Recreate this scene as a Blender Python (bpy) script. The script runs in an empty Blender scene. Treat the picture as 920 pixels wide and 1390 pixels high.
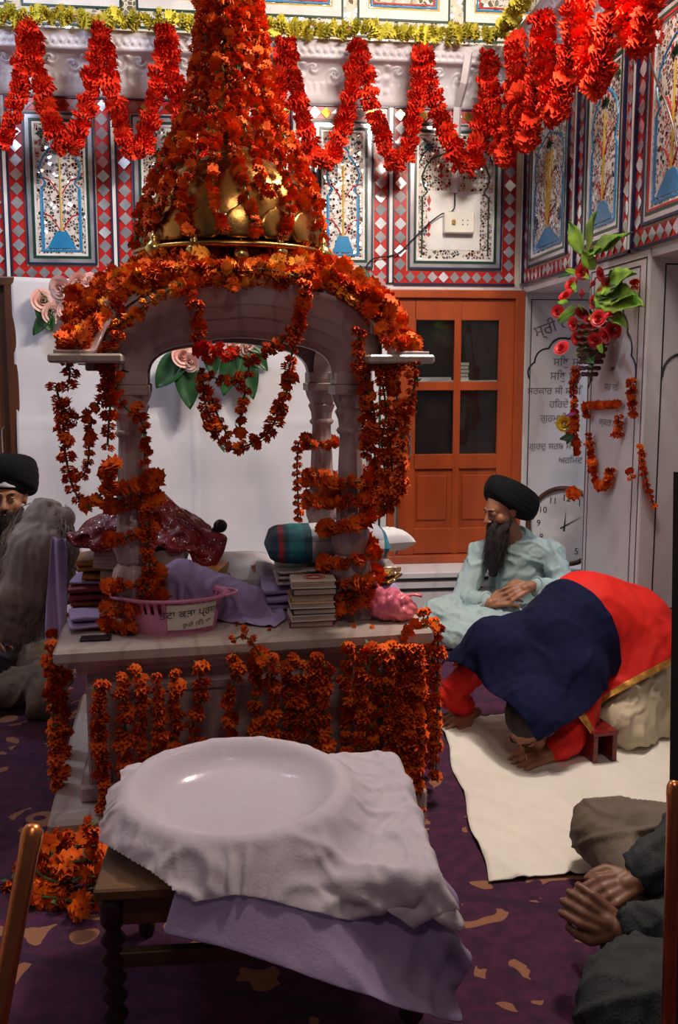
import bpy, math, random
import numpy as np
from mathutils import Vector, Matrix, noise
random.seed(7); rng = np.random.default_rng(7)
SC = bpy.context.scene; COL = SC.collection
pi = math.pi
# ---------------------------------------------------------------- camera frame
FPX = 1200.0; PSI = math.radians(6.2); TH = math.atan(145/1200.0)
CF = np.array([math.sin(PSI)*math.cos(TH), math.cos(PSI)*math.cos(TH), -math.sin(TH)])
CR = np.array([math.cos(PSI), -math.sin(PSI), 0.0]); CU = np.cross(CR, CF); CC = np.array([0, 0, 1.4])
def ray(px, py): return CF+(px-460)/FPX*CR+(650-py)/FPX*CU
def pY(px, py, Y): d = ray(px, py); return CC+d*(Y/d[1])
def pZ(px, py, z): d = ray(px, py); return CC+d*((z-1.4)/d[2])
def pX(px, py, X): d = ray(px, py); return CC+d*(X/d[0])
def J(px, z, Y):
    # plan position under the photo column px at room depth Y, at height z
    t = 900.0
    for _ in range(12):
        p = pY(px, t, Y); t += (p[2]-z)*FPX/Y
    return np.array([p[0], Y, z])
# ---------------------------------------------------------------- materials
def mat(name, col, rough=.6, metal=0, col2=None, scale=8, bump=0, bscale=40, spec=.5, detail=3, trans=0, alpha=1, sub=0, emit=None, sheen=0, stretch=None, lo=.35, hi=.65, coat=0):
    m = bpy.data.materials.new(name); m.use_nodes = True; nt = m.node_tree; N = nt.nodes; L = nt.links
    b = N['Principled BSDF']
    b.inputs['Roughness'].default_value = rough; b.inputs['Metallic'].default_value = metal
    b.inputs['Specular IOR Level'].default_value = spec
    b.inputs['Transmission Weight'].default_value = trans; b.inputs['Alpha'].default_value = alpha
    b.inputs['Sheen Weight'].default_value = sheen; b.inputs['Coat Weight'].default_value = coat
    if sub: b.inputs['Subsurface Weight'].default_value = sub; b.inputs['Subsurface Scale'].default_value = .02
    if emit: b.inputs['Emission Color'].default_value = (*emit[0], 1); b.inputs['Emission Strength'].default_value = emit[1]
    tc = N.new('ShaderNodeTexCoord'); mp = N.new('ShaderNodeMapping'); L.new(tc.outputs['Object'], mp.inputs[0])
    if stretch: mp.inputs['Scale'].default_value = stretch
    nz = N.new('ShaderNodeTexNoise'); nz.inputs['Scale'].default_value = scale; nz.inputs['Detail'].default_value = detail; L.new(mp.outputs[0], nz.inputs['Vector'])
    rp = N.new('ShaderNodeValToRGB'); rp.color_ramp.elements[0].position = lo; rp.color_ramp.elements[1].position = hi
    c2 = col2 if col2 else tuple(c*.82 for c in col)
    rp.color_ramp.elements[0].color = (*c2, 1); rp.color_ramp.elements[1].color = (*col, 1)
    L.new(nz.outputs['Fac'], rp.inputs[0]); L.new(rp.outputs[0], b.inputs['Base Color'])
    if bump:
        n2 = N.new('ShaderNodeTexNoise'); n2.inputs['Scale'].default_value = bscale; n2.inputs['Detail'].default_value = 4; L.new(mp.outputs[0], n2.inputs['Vector'])
        bp = N.new('ShaderNodeBump'); bp.inputs['Strength'].default_value = bump; bp.inputs['Distance'].default_value = .01
        L.new(n2.outputs['Fac'], bp.inputs['Height']); L.new(bp.outputs[0], b.inputs['Normal'])
    return m
def nodes(m): return m.node_tree.nodes, m.node_tree.links, m.node_tree.nodes['Principled BSDF']
def math_node(N, L, op, a, b=None, c=None):
    n = N.new('ShaderNodeMath'); n.operation = op
    for i, v in enumerate((a, b, c)):
        if v is None: continue
        if hasattr(v, 'is_output') or hasattr(v, 'links'): L.new(v, n.inputs[i])
        else: n.inputs[i].default_value = v
    return n.outputs[0]
M = {}
# ---------------------------------------------------------------- mesh builder
ORG = {}
def tag(o, label=None, cat=None, group=None, kind=None):
    if label: o['label'] = label
    if cat: o['category'] = cat
    if group: o['group'] = group
    if kind: o['kind'] = kind
    return o
def thing(name, label, cat, loc, group=None, kind=None):
    o = bpy.data.objects.new(name, None); COL.objects.link(o); o.location = tuple(float(v) for v in loc); o.empty_display_size = .05
    ORG[o.name] = np.array(loc, float); return tag(o, label, cat, group, kind)
class MB:
    def __init__(s): s.v = []; s.f = []; s.m = []; s.uv = None
    def add(s, vs, fs, mi=0, T=None):
        b = len(s.v)
        if T is not None: vs = [tuple(T @ Vector(v)) for v in vs]
        s.v.extend([tuple(map(float, v)) for v in vs]); s.f.extend([tuple(b+i for i in f) for f in fs]); s.m.extend([mi]*len(fs)); return s
    def box(s, c, h, mi=0, T=None, bev=0):
        x, y, z = h
        if bev:
            e = bev; vs = []; fs = []
            # chamfered box
            for sx in (-1, 1):
                for sy in (-1, 1):
                    for sz in (-1, 1):
                        vs += [(c[0]+sx*x, c[1]+sy*(y-e), c[2]+sz*(z-e)), (c[0]+sx*(x-e), c[1]+sy*y, c[2]+sz*(z-e)), (c[0]+sx*(x-e), c[1]+sy*(y-e), c[2]+sz*z)]
            def i(sx, sy, sz, a): return ((sx > 0)*4+(sy > 0)*2+(sz > 0))*3+a
            for sg in (-1, 1):
                q = [i(sg, -1, -1, 0), i(sg, 1, -1, 0), i(sg, 1, 1, 0), i(sg, -1, 1, 0)]; fs.append(q if sg > 0 else q[::-1])
                q = [i(-1, sg, -1, 1), i(1, sg, -1, 1), i(1, sg, 1, 1), i(-1, sg, 1, 1)]; fs.append(q[::-1] if sg > 0 else q)
                q = [i(-1, -1, sg, 2), i(1, -1, sg, 2), i(1, 1, sg, 2), i(-1, 1, sg, 2)]; fs.append(q if sg > 0 else q[::-1])
            for a in (-1, 1):
                for b_ in (-1, 1):
                    fs.append([i(a, b_, -1, 0), i(a, b_, 1, 0), i(a, b_, 1, 1), i(a, b_, -1, 1)])
                    fs.append([i(a, -1, b_, 0), i(a, 1, b_, 0), i(a, 1, b_, 2), i(a, -1, b_, 2)])
                    fs.append([i(-1, a, b_, 1), i(1, a, b_, 1), i(1, a, b_, 2), i(-1, a, b_, 2)])
            for sx in (-1, 1):
                for sy in (-1, 1):
                    for sz in (-1, 1): fs.append([i(sx, sy, sz, 0), i(sx, sy, sz, 1), i(sx, sy, sz, 2)])
            return s.add(vs, fs, mi, T)
        vs = [(c[0]+a*x, c[1]+b*y, c[2]+d*z) for a in (-1, 1) for b in (-1, 1) for d in (-1, 1)]
        return s.add(vs, [(0, 1, 3, 2), (4, 6, 7, 5), (0, 4, 5, 1), (2, 3, 7, 6), (0, 2, 6, 4), (1, 5, 7, 3)], mi, T)
    def lathe(s, prof, seg=24, c=(0, 0, 0), mi=0, T=None, sq=0, flute=0, nfl=8, ends=True):
        vs = []; fs = []
        for r, z in prof:
            for k in range(seg):
                a = 2*pi*(k+.5)/seg; rr = r*(1+flute*math.cos(nfl*a))
                if sq: rr = rr/ (abs(math.cos(a))**sq+abs(math.sin(a))**sq)**(1/sq)
                vs.append((c[0]+rr*math.cos(a), c[1]+rr*math.sin(a), c[2]+z))
        n = len(prof)
        for i in range(n-1):
            for k in range(seg):
                k2 = (k+1) % seg; fs.append((i*seg+k, i*seg+k2, (i+1)*seg+k2, (i+1)*seg+k))
        if ends and prof[0][0] > 1e-5: fs.append(tuple(range(seg))[::-1])
        if ends and prof[-1][0] > 1e-5: fs.append(tuple((n-1)*seg+k for k in range(seg)))
        return s.add(vs, fs, mi, T)
    def tube(s, pts, r, seg=8, mi=0, flat=1.0, cap=True, T=None):
        P = [np.array(p, float) for p in pts]; n = len(P)
        R = list(r) if hasattr(r, '__len__') else [r]*n
        vs = []; fs = []; up = np.array([0, 0, 1.0]); nrm = None
        for i in range(n):
            t = P[min(i+1, n-1)]-P[max(i-1, 0)]; t = t/(np.linalg.norm(t)+1e-9)
            if nrm is None:
                nrm = np.cross(t, up) if abs(t[2]) < .95 else np.cross(t, [1, 0, 0])
            nrm = nrm-t*np.dot(nrm, t); nrm /= np.linalg.norm(nrm)+1e-9; bn = np.cross(t, nrm)
            for k in range(seg):
                a = 2*pi*k/seg; vs.append(P[i]+R[i]*(math.cos(a)*nrm+flat*math.sin(a)*bn))
        for i in range(n-1):
            for k in range(seg):
                k2 = (k+1) % seg; fs.append((i*seg+k, i*seg+k2, (i+1)*seg+k2, (i+1)*seg+k))
        if cap: fs.append(tuple(range(seg))[::-1]); fs.append(tuple((n-1)*seg+k for k in range(seg)))
        return s.add(vs, fs, mi, T)
    def ell(s, c, rad, R=None, nu=16, nv=10, mi=0):
        vs = []; fs = []; R = np.eye(3) if R is None else R
        for j in range(nv+1):
            ph = pi*j/nv
            for i in range(nu):
                a = 2*pi*i/nu; q = np.array([rad[0]*math.sin(ph)*math.cos(a), rad[1]*math.sin(ph)*math.sin(a), rad[2]*math.cos(ph)])
                vs.append(np.array(c)+R@q)
        for j in range(nv):
            for i in range(nu):
                i2 = (i+1) % nu; fs.append((j*nu+i, (j+1)*nu+i, (j+1)*nu+i2, j*nu+i2))
        return s.add(vs, fs, mi)
    def cap(s, a, b, ra, rb, mi=0, seg=14):
        a = np.array(a, float); b = np.array(b, float); d = b-a; L = np.linalg.norm(d)+1e-6; d = d/L
        pts = []; rr = []
        for k in range(5):
            t = pi/2*(1-k/4)+.001; pts.append(a-d*ra*math.sin(t)); rr.append(ra*math.cos(t)+.0002)
        for k in range(5):
            t = pi/2*k/4; pts.append(b+d*rb*math.sin(t)); rr.append(rb*math.cos(t)+.0002)
        return s.tube(pts, rr, seg, mi)
    def prism(s, poly, d0, d1, F, mi=0):
        # poly in (u,v); F maps (u,v,d) to the room
        n = len(poly); vs = [F(u, v, d0) for u, v in poly]+[F(u, v, d1) for u, v in poly]
        fs = [tuple(range(n))[::-1], tuple(range(n, 2*n))]+[(i, (i+1) % n, n+(i+1) % n, n+i) for i in range(n)]
        return s.add(vs, fs, mi)
    def grid(s, P, mi=0, closed=False):
        P = np.asarray(P); nu, nv = P.shape[:2]
        fs = [(i*nv+j, (i+1)*nv+j, (i+1)*nv+j+1, i*nv+j+1) for i in range(nu-1) for j in range(nv-1)]
        if closed: fs += [((nu-1)*nv+j, j, j+1, (nu-1)*nv+j+1) for j in range(nv-1)]
        return s.add(P.reshape(-1, 3), fs, mi)
    def mesh(s, name, mats, off=(0, 0, 0), smooth=True):
        me = bpy.data.meshes.new(name); o = np.array(off, float)
        v = (np.array(s.v)-o); me.from_pydata(v.tolist(), [], s.f)
        for m in (mats if isinstance(mats, (list, tuple)) else [mats]): me.materials.append(m)
        if len(me.polygons) == len(s.m): me.polygons.foreach_set('material_index', s.m)
        if smooth: me.polygons.foreach_set('use_smooth', [True]*len(me.polygons))
        me.update(); return me
    def build(s, name, mats, parent=None, label=None, cat=None, group=None, kind=None, smooth=False, bevel=0, solid=0, subsurf=0, base=None, autos=True):
        V = np.array(s.v)
        if parent is not None: off = ORG[parent.name]
        elif base is not None: off = np.array(base, float)
        else: off = np.array([(V[:, 0].min()+V[:, 0].max())/2, (V[:, 1].min()+V[:, 1].max())/2, V[:, 2].min()])
        me = s.mesh(name, mats, off, smooth); return link(me, name, parent, off, label, cat, group, kind, bevel, solid, subsurf)
def link(me, name, parent, off, label=None, cat=None, group=None, kind=None, bevel=0, solid=0, subsurf=0):
    o = bpy.data.objects.new(name, me); COL.objects.link(o)
    if parent is not None: o.parent = parent
    else: o.location = tuple(off)
    ORG[o.name] = np.array(off, float); tag(o, label, cat, group, kind)
    if solid: md = o.modifiers.new('t', 'SOLIDIFY'); md.thickness = solid; md.offset = 0
    if subsurf: md = o.modifiers.new('s', 'SUBSURF'); md.levels = subsurf; md.render_levels = subsurf
    if bevel: md = o.modifiers.new('b', 'BEVEL'); md.width = bevel; md.segments = 2; md.limit_method = 'ANGLE'
    return o
def fuse(mb, voxel, smooth=6, fac=.5, disp=None):
    """one continuous surface out of overlapping volumes"""
    me = mb.mesh('tmp', [], (0, 0, 0)); o = bpy.data.objects.new('tmp', me); COL.objects.link(o)
    r = o.modifiers.new('r', 'REMESH'); r.mode = 'VOXEL'; r.voxel_size = voxel; r.use_smooth_shade = True
    if smooth: q = o.modifiers.new('q', 'SMOOTH'); q.iterations = smooth; q.factor = fac
    dg = bpy.context.evaluated_depsgraph_get(); n = bpy.data.meshes.new_from_object(o.evaluated_get(dg), depsgraph=dg)
    bpy.data.objects.remove(o); bpy.data.meshes.remove(me)
    V = np.empty(len(n.vertices)*3); n.vertices.foreach_get('co', V); V = V.reshape(-1, 3)
    if disp is not None:
        Nn = np.empty(len(n.vertices)*3); n.vertex_normals.foreach_get('vector', Nn); Nn = Nn.reshape(-1, 3)
        V = V+Nn*disp(V)[:, None]
    return n, V
def put_fused(n, V, name, mats, parent, **k):
    off = ORG[parent.name] if parent is not None else np.array([V[:, 0].mean(), V[:, 1].mean(), V[:, 2].min()])
    n.vertices.foreach_set('co', (V-off).ravel())
    for m in (mats if isinstance(mats, (list, tuple)) else [mats]): n.materials.append(m)
    n.polygons.foreach_set('use_smooth', [True]*len(n.polygons)); n.update(); n.name = name
    return link(n, name, parent, off, **k)
def nz3(V, s, seed=0): return np.array([noise.noise(Vector((v[0]*s+seed, v[1]*s-seed, v[2]*s+seed*.7))) for v in V])
def crom(P, step):
    P = [np.array(p, float) for p in P]
    if len(P) == 2: Q = P
    Q = [2*P[0]-P[1]]+P+[2*P[-1]-P[-2]]; out = []
    for i in range(1, len(Q)-2):
        for t in np.linspace(0, 1, 24, endpoint=False):
            a, b, c, d = Q[i-1:i+3]; out.append(.5*((2*b)+(-a+c)*t+(2*a-5*b+4*c-d)*t*t+(-a+3*b-3*c+d)*t**3))
    out.append(P[-1]); out = np.array(out); s = np.concatenate([[0], np.cumsum(np.linalg.norm(np.diff(out, axis=0), axis=1))])
    n = max(2, int(s[-1]/step)+1); u = np.linspace(0, s[-1], n)
    return np.stack([np.interp(u, s, out[:, k]) for k in range(3)], 1)
# ---------------------------------------------------------------- flower strings
def pom_template(n=9, layers=4, seed=0, frill=.16, ragged=.1, hgt=.9):
    # a ruffled flower head: stacked frilled discs
    r = np.random.default_rng(seed); vs = []; fs = []
    for l in range(layers):
        q = (l-(layers-1)/2)/(layers/2); zc = q*hgt*.75; k = 2*n; b = len(vs); sc = math.sqrt(max(.2, 1-q*q*.75)); ph = r.random()*6
        for j in range(k): a = 2*pi*j/k+ph; vs.append((.12*math.cos(a), .12*math.sin(a), zc*.9))
        for j in range(k):
            a = 2*pi*j/k+ph; rr = sc*(1+ragged*(1 if j % 2 else -1)+.1*r.normal()); vs.append((rr*math.cos(a), rr*math.sin(a), zc+frill*(1 if j % 2 else -1)*(.5+r.random())))
        for j in range(k): j2 = (j+1) % k; fs.append((b+j, b+j2, b+k+j2, b+k+j))
    return np.array(vs), np.array(fs)
POMS = [pom_template(8, 4, i, .2, .14) for i in range(5)]
CREPE = [pom_template(14, 2, i+20, .22, .1, .5) for i in range(5)]
def axes(t):
    t = t/(np.linalg.norm(t)+1e-9); a = np.cross(t, [0, 0, 1.0]) if abs(t[2]) < .9 else np.cross(t, [1.0, 0, 0]); a /= np.linalg.norm(a); return np.stack([a, np.cross(t, a), t], 1)
def poms_mesh(name, P, r, m, tmpl, jit=.12, squash=.75, wob=.35, off=(0, 0, 0), dirs=None, rj=.13):
    P = np.asarray(P); VV = []; FF = []; b = 0
    for i, p in enumerate(P):
        t = dirs[i] if dirs is not None else P[min(i+1, len(P)-1)]-P[max(i-1, 0)]
        t = t/(np.linalg.norm(t)+1e-9)+rng.normal(0, wob, 3); A = axes(t); tv, tf = tmpl[rng.integers(len(tmpl))]
        a = rng.random()*6.28; c, s = math.cos(a), math.sin(a); q = tv*np.array([1, 1, squash])*r*(1+rj*rng.normal())
        q = q@np.array([[c, s, 0], [-s, c, 0], [0, 0, 1]]); VV.append(q@A.T+p+rng.normal(0, jit*r, 3)-np.array(off)); FF.append(tf+b); b += len(tv)
    V = np.concatenate(VV); F = np.concatenate(FF); me = bpy.data.meshes.new(name)
    me.vertices.add(len(V)); me.vertices.foreach_set('co', V.ravel()); me.loops.add(F.size); me.loops.foreach_set('vertex_index', F.ravel().astype(np.int32))
    me.polygons.add(len(F)); me.polygons.foreach_set('loop_start', np.arange(0, F.size, 4, dtype=np.int32)); me.update(calc_edges=True)
    for mm in (m if isinstance(m, list) else [m]): me.materials.append(mm)
    return me
def garland(pts, label, cat='garland', name='marigold_garland', r=.024, step=.028, m='marigold', tmpl=None, group=None, string=True, parent=None, jit=.12, wob=.35, gap=0):
    P = crom(pts, step)
    off = P.mean(0); off[2] = P[:, 2].min()
    me = poms_mesh(name, P, r, M[m], tmpl or POMS, off=off, jit=jit, wob=wob)
    o = link(me, name, None, off, label, cat, group)
    if string:
        s = MB(); s.tube(P, .0035, 5)
        for p in P[::2]:
            a = rng.random()*6.28; d = np.array([math.cos(a), math.sin(a), rng.normal()*.4]); A = axes(d); q = p+d*r*.5; w = r*.35
            s.add([q-A[:, 0]*w, q+d*r*.8-A[:, 1]*w*.3, q+A[:, 0]*w, q-d*r*.2], [(0, 1, 2, 3)])
        s.build('stem_string', M['greenstem'], o)
    return o
# ---------------------------------------------------------------- volumes: ('e',c,rad,R) ('c',a,b,ra,rb) ('b',c,half,R,r) ('p',z) ('t',c,R,r)
def sdf(pr, p, infl=0):
    k = pr[0]
    if k == 'c':
        a, b, ra, rb = pr[1:5]; a = np.array(a, float); b = np.array(b, float); d = b-a; t = np.clip((p-a)@d/(d@d+1e-9), 0, 1); q = p-(a+t[:, None]*d); L = np.linalg.norm(q, axis=1)+1e-9
        return L-(ra+(rb-ra)*t)-infl, q/L[:, None]
    if k == 'e':
        c, rad, R = pr[1:4]; rad = np.array(rad)+infl; q = (p-np.array(c))@R; k0 = np.linalg.norm(q/rad, axis=1)+1e-9; g = q/rad**2; k1 = np.linalg.norm(g, axis=1)+1e-9
        return k0*(k0-1)/k1, (g/k1[:, None])@R.T
    if k == 'b':
        c, h, R, r = pr[1:5]; q = (p-np.array(c))@R; h = np.array(h)-r; a = np.abs(q)-h; o = np.maximum(a, 0); L = np.linalg.norm(o, axis=1)
        ins = a.max(1); d = np.where(ins > 0, L, ins)-r; g = np.where((ins > 0)[:, None], o/(L[:, None]+1e-9), (a == a.max(1)[:, None])*1.0)*np.sign(q)
        return d-infl, g@R.T
    if k == 'h':
        h = pr[1](p); n = np.tile([0, 0, 1.0], (len(p), 1)); return p[:, 2]-h-infl, n
    if k == 'p': return p[:, 2]-pr[1]-infl, np.tile([0, 0, 1.0], (len(p), 1))
    if k == 't':
        c, R, r = pr[1:4]; q = p-np.array(c); rad = np.linalg.norm(q[:, :2], axis=1)+1e-9; n = q[:, :2]/rad[:, None]; e = np.stack([rad-R, q[:, 2]], 1); L = np.linalg.norm(e, axis=1)+1e-9
        return L-r-infl, np.concatenate([n*(e[:, :1]/L[:, None]), e[:, 1:]/L[:, None]], 1)
def cloth(P0, lu, lv, prims, steps=150, it=8, thick=.006, pin=None, fr=.5, g=.0005, damp=.95, bend=.25, seed=0, vmax=.01):
    """drapes an (nu,nv) sheet under its own weight over the volumes"""
    nu, nv = P0.shape[:2]; idx = np.arange(nu*nv).reshape(nu, nv); G = []
    def grp(a, b, L, st):
        G.append((a.ravel(), b.ravel(), L, st))
    for s in (0, 1):
        grp(idx[s:-1:2, :], idx[s+1::2, :], lu, 1); grp(idx[:, s:-1:2], idx[:, s+1::2], lv, 1)
        dg = math.hypot(lu, lv); grp(idx[s:-1:2, :-1], idx[s+1::2, 1:], dg, .4); grp(idx[s:-1:2, 1:], idx[s+1::2, :-1], dg, .4)
    for s in (0, 1, 2, 3):
        a = idx[s:-2:4, :]; b = idx[s+2::4, :]; n = min(len(a), len(b)); grp(a[:n], b[:n], 2*lu, bend)
        a = idx[:, s:-2:4]; b = idx[:, s+2::4]; n = min(a.shape[1], b.shape[1]); grp(a[:, :n], b[:, :n], 2*lv, bend)
    p = P0.reshape(-1, 3).astype(float).copy(); r = np.random.default_rng(seed); p += r.normal(0, lu*.05, p.shape); pr = p.copy()
    w = np.ones(len(p)); pinpos = None
    if pin is not None: w[pin.ravel()] = 0; pinpos = p[pin.ravel()].copy()
    for st in range(steps):
        v = (p-pr)*damp; vl = np.linalg.norm(v, axis=1, keepdims=True); v *= np.minimum(1, vmax/(vl+1e-9)); pr = p.copy(); p = p+v*w[:, None]; p[:, 2] -= g*w
        for _ in range(it):
            for a, b, L, k in G:
                d = p[b]-p[a]; l = np.linalg.norm(d, axis=1)+1e-9; ww = w[a]+w[b]+1e-9; c = (k*(l-L)/l/ww)[:, None]*d; p[a] += c*w[a][:, None]; p[b] -= c*w[b][:, None]
        for q in prims:
            d, n = sdf(q, p, thick); h = (d < 0) & (w > 0)
            if h.any():
                p[h] -= n[h]*d[h][:, None]; mv = p[h]-pr[h]; tn = mv-n[h]*(mv*n[h]).sum(1)[:, None]; p[h] -= tn*fr
        if pin is not None: p[pin.ravel()] = pinpos
    return p.reshape(nu, nv, 3)
def sheet(cx, cy, z, w, h, n, m, ang=0, tilt=(0, 0)):
    u = np.linspace(-w/2, w/2, n); v = np.linspace(-h/2, h/2, m); U, V = np.meshgrid(u, v, indexing='ij'); c, s = math.cos(ang), math.sin(ang)
    return np.stack([cx+U*c-V*s, cy+U*s+V*c, z+U*tilt[0]+V*tilt[1]], 2), w/(n-1), h/(m-1)
def wrinkle(P, amp, f=7, st=(1, 1, .6), seed=0, mask=None):
    gu = np.gradient(P, axis=0); gv = np.gradient(P, axis=1); n = np.cross(gu, gv); n /= np.linalg.norm(n, axis=2, keepdims=True)+1e-9; V = P.reshape(-1, 3)*np.array(st)
    w = nz3(V, 2.2, seed+5)[:, None]*np.array([.25, -.2, .2]); a = nz3(V+w, f, seed); b = nz3(V*[1.3, .8, 1]+w, f*1.9, seed+9)
    h = amp*(np.maximum(0, 1-np.abs(a)*6)**1.5+.5*np.maximum(0, 1-np.abs(b)*5)); h = h.reshape(P.shape[:2])
    if mask is not None: h = h*mask
    s = np.sign((n[..., 2:3]).mean()) or 1; return P+n*h[..., None]*s
def cloth_obj(P, name, mats, parent=None, solid=.003, sub=1, edge_mat=None, edge=0, cut=None, **k):
    mb = MB(); mb.grid(P); nu, nv = P.shape[:2]
    if cut: mb.f = [f for f in mb.f if not cut(f[0]//nv, f[0] % nv, nu, nv)]; mb.m = [0]*len(mb.f); used = sorted({i for f in mb.f for i in f}); ix = {o: n for n, o in enumerate(used)}; mb.v = [mb.v[i] for i in used]; mb.f = [tuple(ix[i] for i in f) for f in mb.f]
    if edge_mat is not None:
        mb.m = [edge_mat if (i < edge or j < edge or i >= nu-1-edge or j >= nv-1-edge) else 0 for i in range(nu-1) for j in range(nv-1)]
    return mb.build(name, mats, parent, smooth=True, solid=solid, subsurf=sub, **k)
def add_prims(mb, prims, infl=0, mi=0):
    for q in prims:
        if q[0] == 'c': mb.cap(q[1], q[2], q[3]+infl, q[4]+infl, mi)
        elif q[0] == 'e': mb.ell(q[1], [r+infl for r in q[2]], q[3], mi=mi)
        elif q[0] == 'b':
            T = Matrix([[*q[3][i], q[1][i]] for i in range(3)]+[[0, 0, 0, 1]]); mb.box((0, 0, 0), [h+infl for h in q[2]], mi, T, bev=max(q[4], .004))
def frame(f, up):
    f = np.array(f, float); f /= np.linalg.norm(f); u = np.array(up, float); u = u-f*(u@f); u /= np.linalg.norm(u); return np.stack([np.cross(f, u), f, u], 1)   # columns: right, forward, up
# ================================================================ materials
M['marigold'] = mat('marigold', (.86, .14, .005), .8, col2=(.62, .06, .003), scale=30, lo=.38, hi=.6, spec=.25)
M['marigold_gold'] = mat('marigold_gold', (1.0, .36, .012), .8, col2=(.66, .12, .004), scale=22, lo=.38, hi=.62)
M['greenstem'] = mat('greenstem', (.06, .12, .02), .6)
M['crepe_red'] = mat('crepe_red', (.95, .065, .016), .8, col2=(.8, .03, .01), scale=14, spec=.2)
M['tinsel_yellow'] = mat('tinsel_yellow', (.85, .75, .1), .6, col2=(.6, .52, .05), scale=20, spec=.3)
M['white_plaster'] = mat('white_plaster', (.72, .69, .72), .6, col2=(.6, .57, .6), scale=5, bump=.1)
M['cream'] = mat('cream', (.72, .66, .5), .5, scale=9)
M['navy'] = mat('navy', (.012, .015, .06), .35)
M['green_line'] = mat('green_line', (.01, .05, .03), .3)
M['red_tile'] = mat('red_tile', (.5, .015, .012), .3, col2=(.4, .01, .01))
M['white_tile'] = mat('white_tile', (.75, .74, .72), .3)
M['blue_tile'] = mat('blue_tile', (.02, .22, .45), .3, col2=(.015, .17, .38))
M['yellow_tile'] = mat('yellow_tile', (.6, .38, .03), .35)
M['mirror'] = mat('mirror', (.8, .82, .85), .2, .72, col2=(.5, .52, .56), scale=7)
M['mirror_gold'] = mat('mirror_gold', (.85, .6, .12), .15, 1)
M['orange_wood'] = mat('orange_wood', (.42, .075, .014), .32, col2=(.25, .04, .01), scale=5, stretch=(1, 1, .12), coat=.3)
M['brown_wood'] = mat('brown_wood', (.1, .032, .013), .4, col2=(.05, .016, .008), scale=6, stretch=(1, 1, .15))
M['dark_wood'] = mat('dark_wood', (.035, .017, .01), .4, col2=(.015, .008, .005), scale=8)
M['stool_wood'] = mat('stool_wood', (.13, .06, .02), .5, col2=(.05, .025, .01), scale=10, stretch=(.2, 1, 1))
M['post_wood'] = mat('post_wood', (.05, .04, .04), .5, col2=(.02, .017, .018), scale=9, stretch=(1, 1, .1))
M['dark_glass'] = mat('dark_glass', (.01, .011, .013), .08, trans=.0, spec=.7)
M['glass'] = mat('glass', (.9, .95, .95), .02, trans=1)
M['gold'] = mat('gold', (.62, .34, .09), .26, 1, col2=(.42, .2, .06), scale=6, bump=.15, bscale=25)
M['brass'] = mat('brass', (.75, .55, .2), .25, 1)
M['copper'] = mat('copper', (.75, .27, .1), .3, 1, col2=(.55, .17, .07), scale=10)
M['steel'] = mat('steel', (.7, .7, .72), .15, 1)
M['white_cloth'] = mat('white_cloth', (.64, .64, .68), .85, col2=(.58, .58, .63), scale=3, bump=.1, bscale=120)
M['muslin'] = mat('muslin', (.66, .6, .67), .85, alpha=.6, col2=(.62, .55, .64), scale=4, bump=.15, bscale=160, sheen=.1)
M['lilac_cloth'] = mat('lilac_cloth', (.4, .31, .54), .85, col2=(.34, .26, .47), scale=5, bump=.12, bscale=150)
M['lilac_cloth_shaded'] = mat('lilac_cloth_shaded', (.29, .22, .37), .85, col2=(.24, .18, .32), scale=5, bump=.12, bscale=150)  # lilac cloth darkened: shade of the stool front put into the colour
M['sheet_cloth'] = mat('sheet_cloth', (.78, .74, .68), .85, col2=(.7, .66, .6), scale=3, bump=.12, bscale=90)
M['kurta_blue'] = mat('kurta_blue', (.38, .5, .5), .8, col2=(.32, .43, .44), scale=6, bump=.12, bscale=140)
M['turban_black'] = mat('turban_black', (.006, .006, .009), .85, bump=.15, bscale=60, spec=.2)
M['skin'] = mat('skin', (.36, .16, .085), .5, col2=(.3, .125, .065), scale=12, sub=.08, bump=.05, bscale=150)
M['skin_dark'] = mat('skin_dark', (.2, .085, .045), .5, col2=(.15, .06, .03), scale=12, sub=.05, bump=.05, bscale=150)
M['lips'] = mat('lips', (.28, .08, .06), .5)
M['eyewhite'] = mat('eyewhite', (.6, .55, .5), .3); M['iris'] = mat('iris', (.01, .006, .004), .2)
M['beard'] = mat('beard', (.012, .01, .01), .95, col2=(.04, .035, .034), scale=30, lo=.5, hi=.68, spec=.2)
M['navy_cloth'] = mat('navy_cloth', (.009, .011, .05), .9, col2=(.005, .007, .032), scale=5, spec=.15)
M['red_cloth'] = mat('red_cloth', (.75, .02, .012), .7, col2=(.58, .012, .01), scale=5, spec=.25)
M['trousers_cream'] = mat('trousers_cream', (.55, .46, .33), .7, col2=(.47, .39, .27), scale=6)
M['khaki'] = mat('khaki', (.16, .12, .09), .85, col2=(.12, .09, .07), scale=8, bump=.15, bscale=140)
M['charcoal'] = mat('charcoal', (.03, .033, .036), .9, col2=(.022, .025, .028), scale=20, bump=.3, bscale=180)
M['grey_cloth'] = mat('grey_cloth', (.2, .19, .2), .85, col2=(.15, .14, .16), scale=6)
M['yak_hair'] = mat('yak_hair', (.36, .31, .27), .7, col2=(.24, .21, .19), scale=9)
M['pink_plastic'] = mat('pink_plastic', (.66, .24, .4), .35, col2=(.6, .2, .36), scale=4, sub=.05)
M['pink_bag'] = mat('pink_bag', (.8, .2, .22), .25, col2=(.6, .12, .22), scale=12, bump=.7, bscale=25)
M['paper'] = mat('paper', (.75, .68, .6), .7, col2=(.65, .58, .5), scale=6)
M['pages'] = mat('pages', (.6, .5, .42), .8, col2=(.35, .27, .22), scale=120, stretch=(.05, .05, 1))
M['faded_ink'] = mat('faded_ink', (.14, .13, .15), .6); M['ink'] = mat('ink', (.01, .01, .014), .6)
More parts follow.
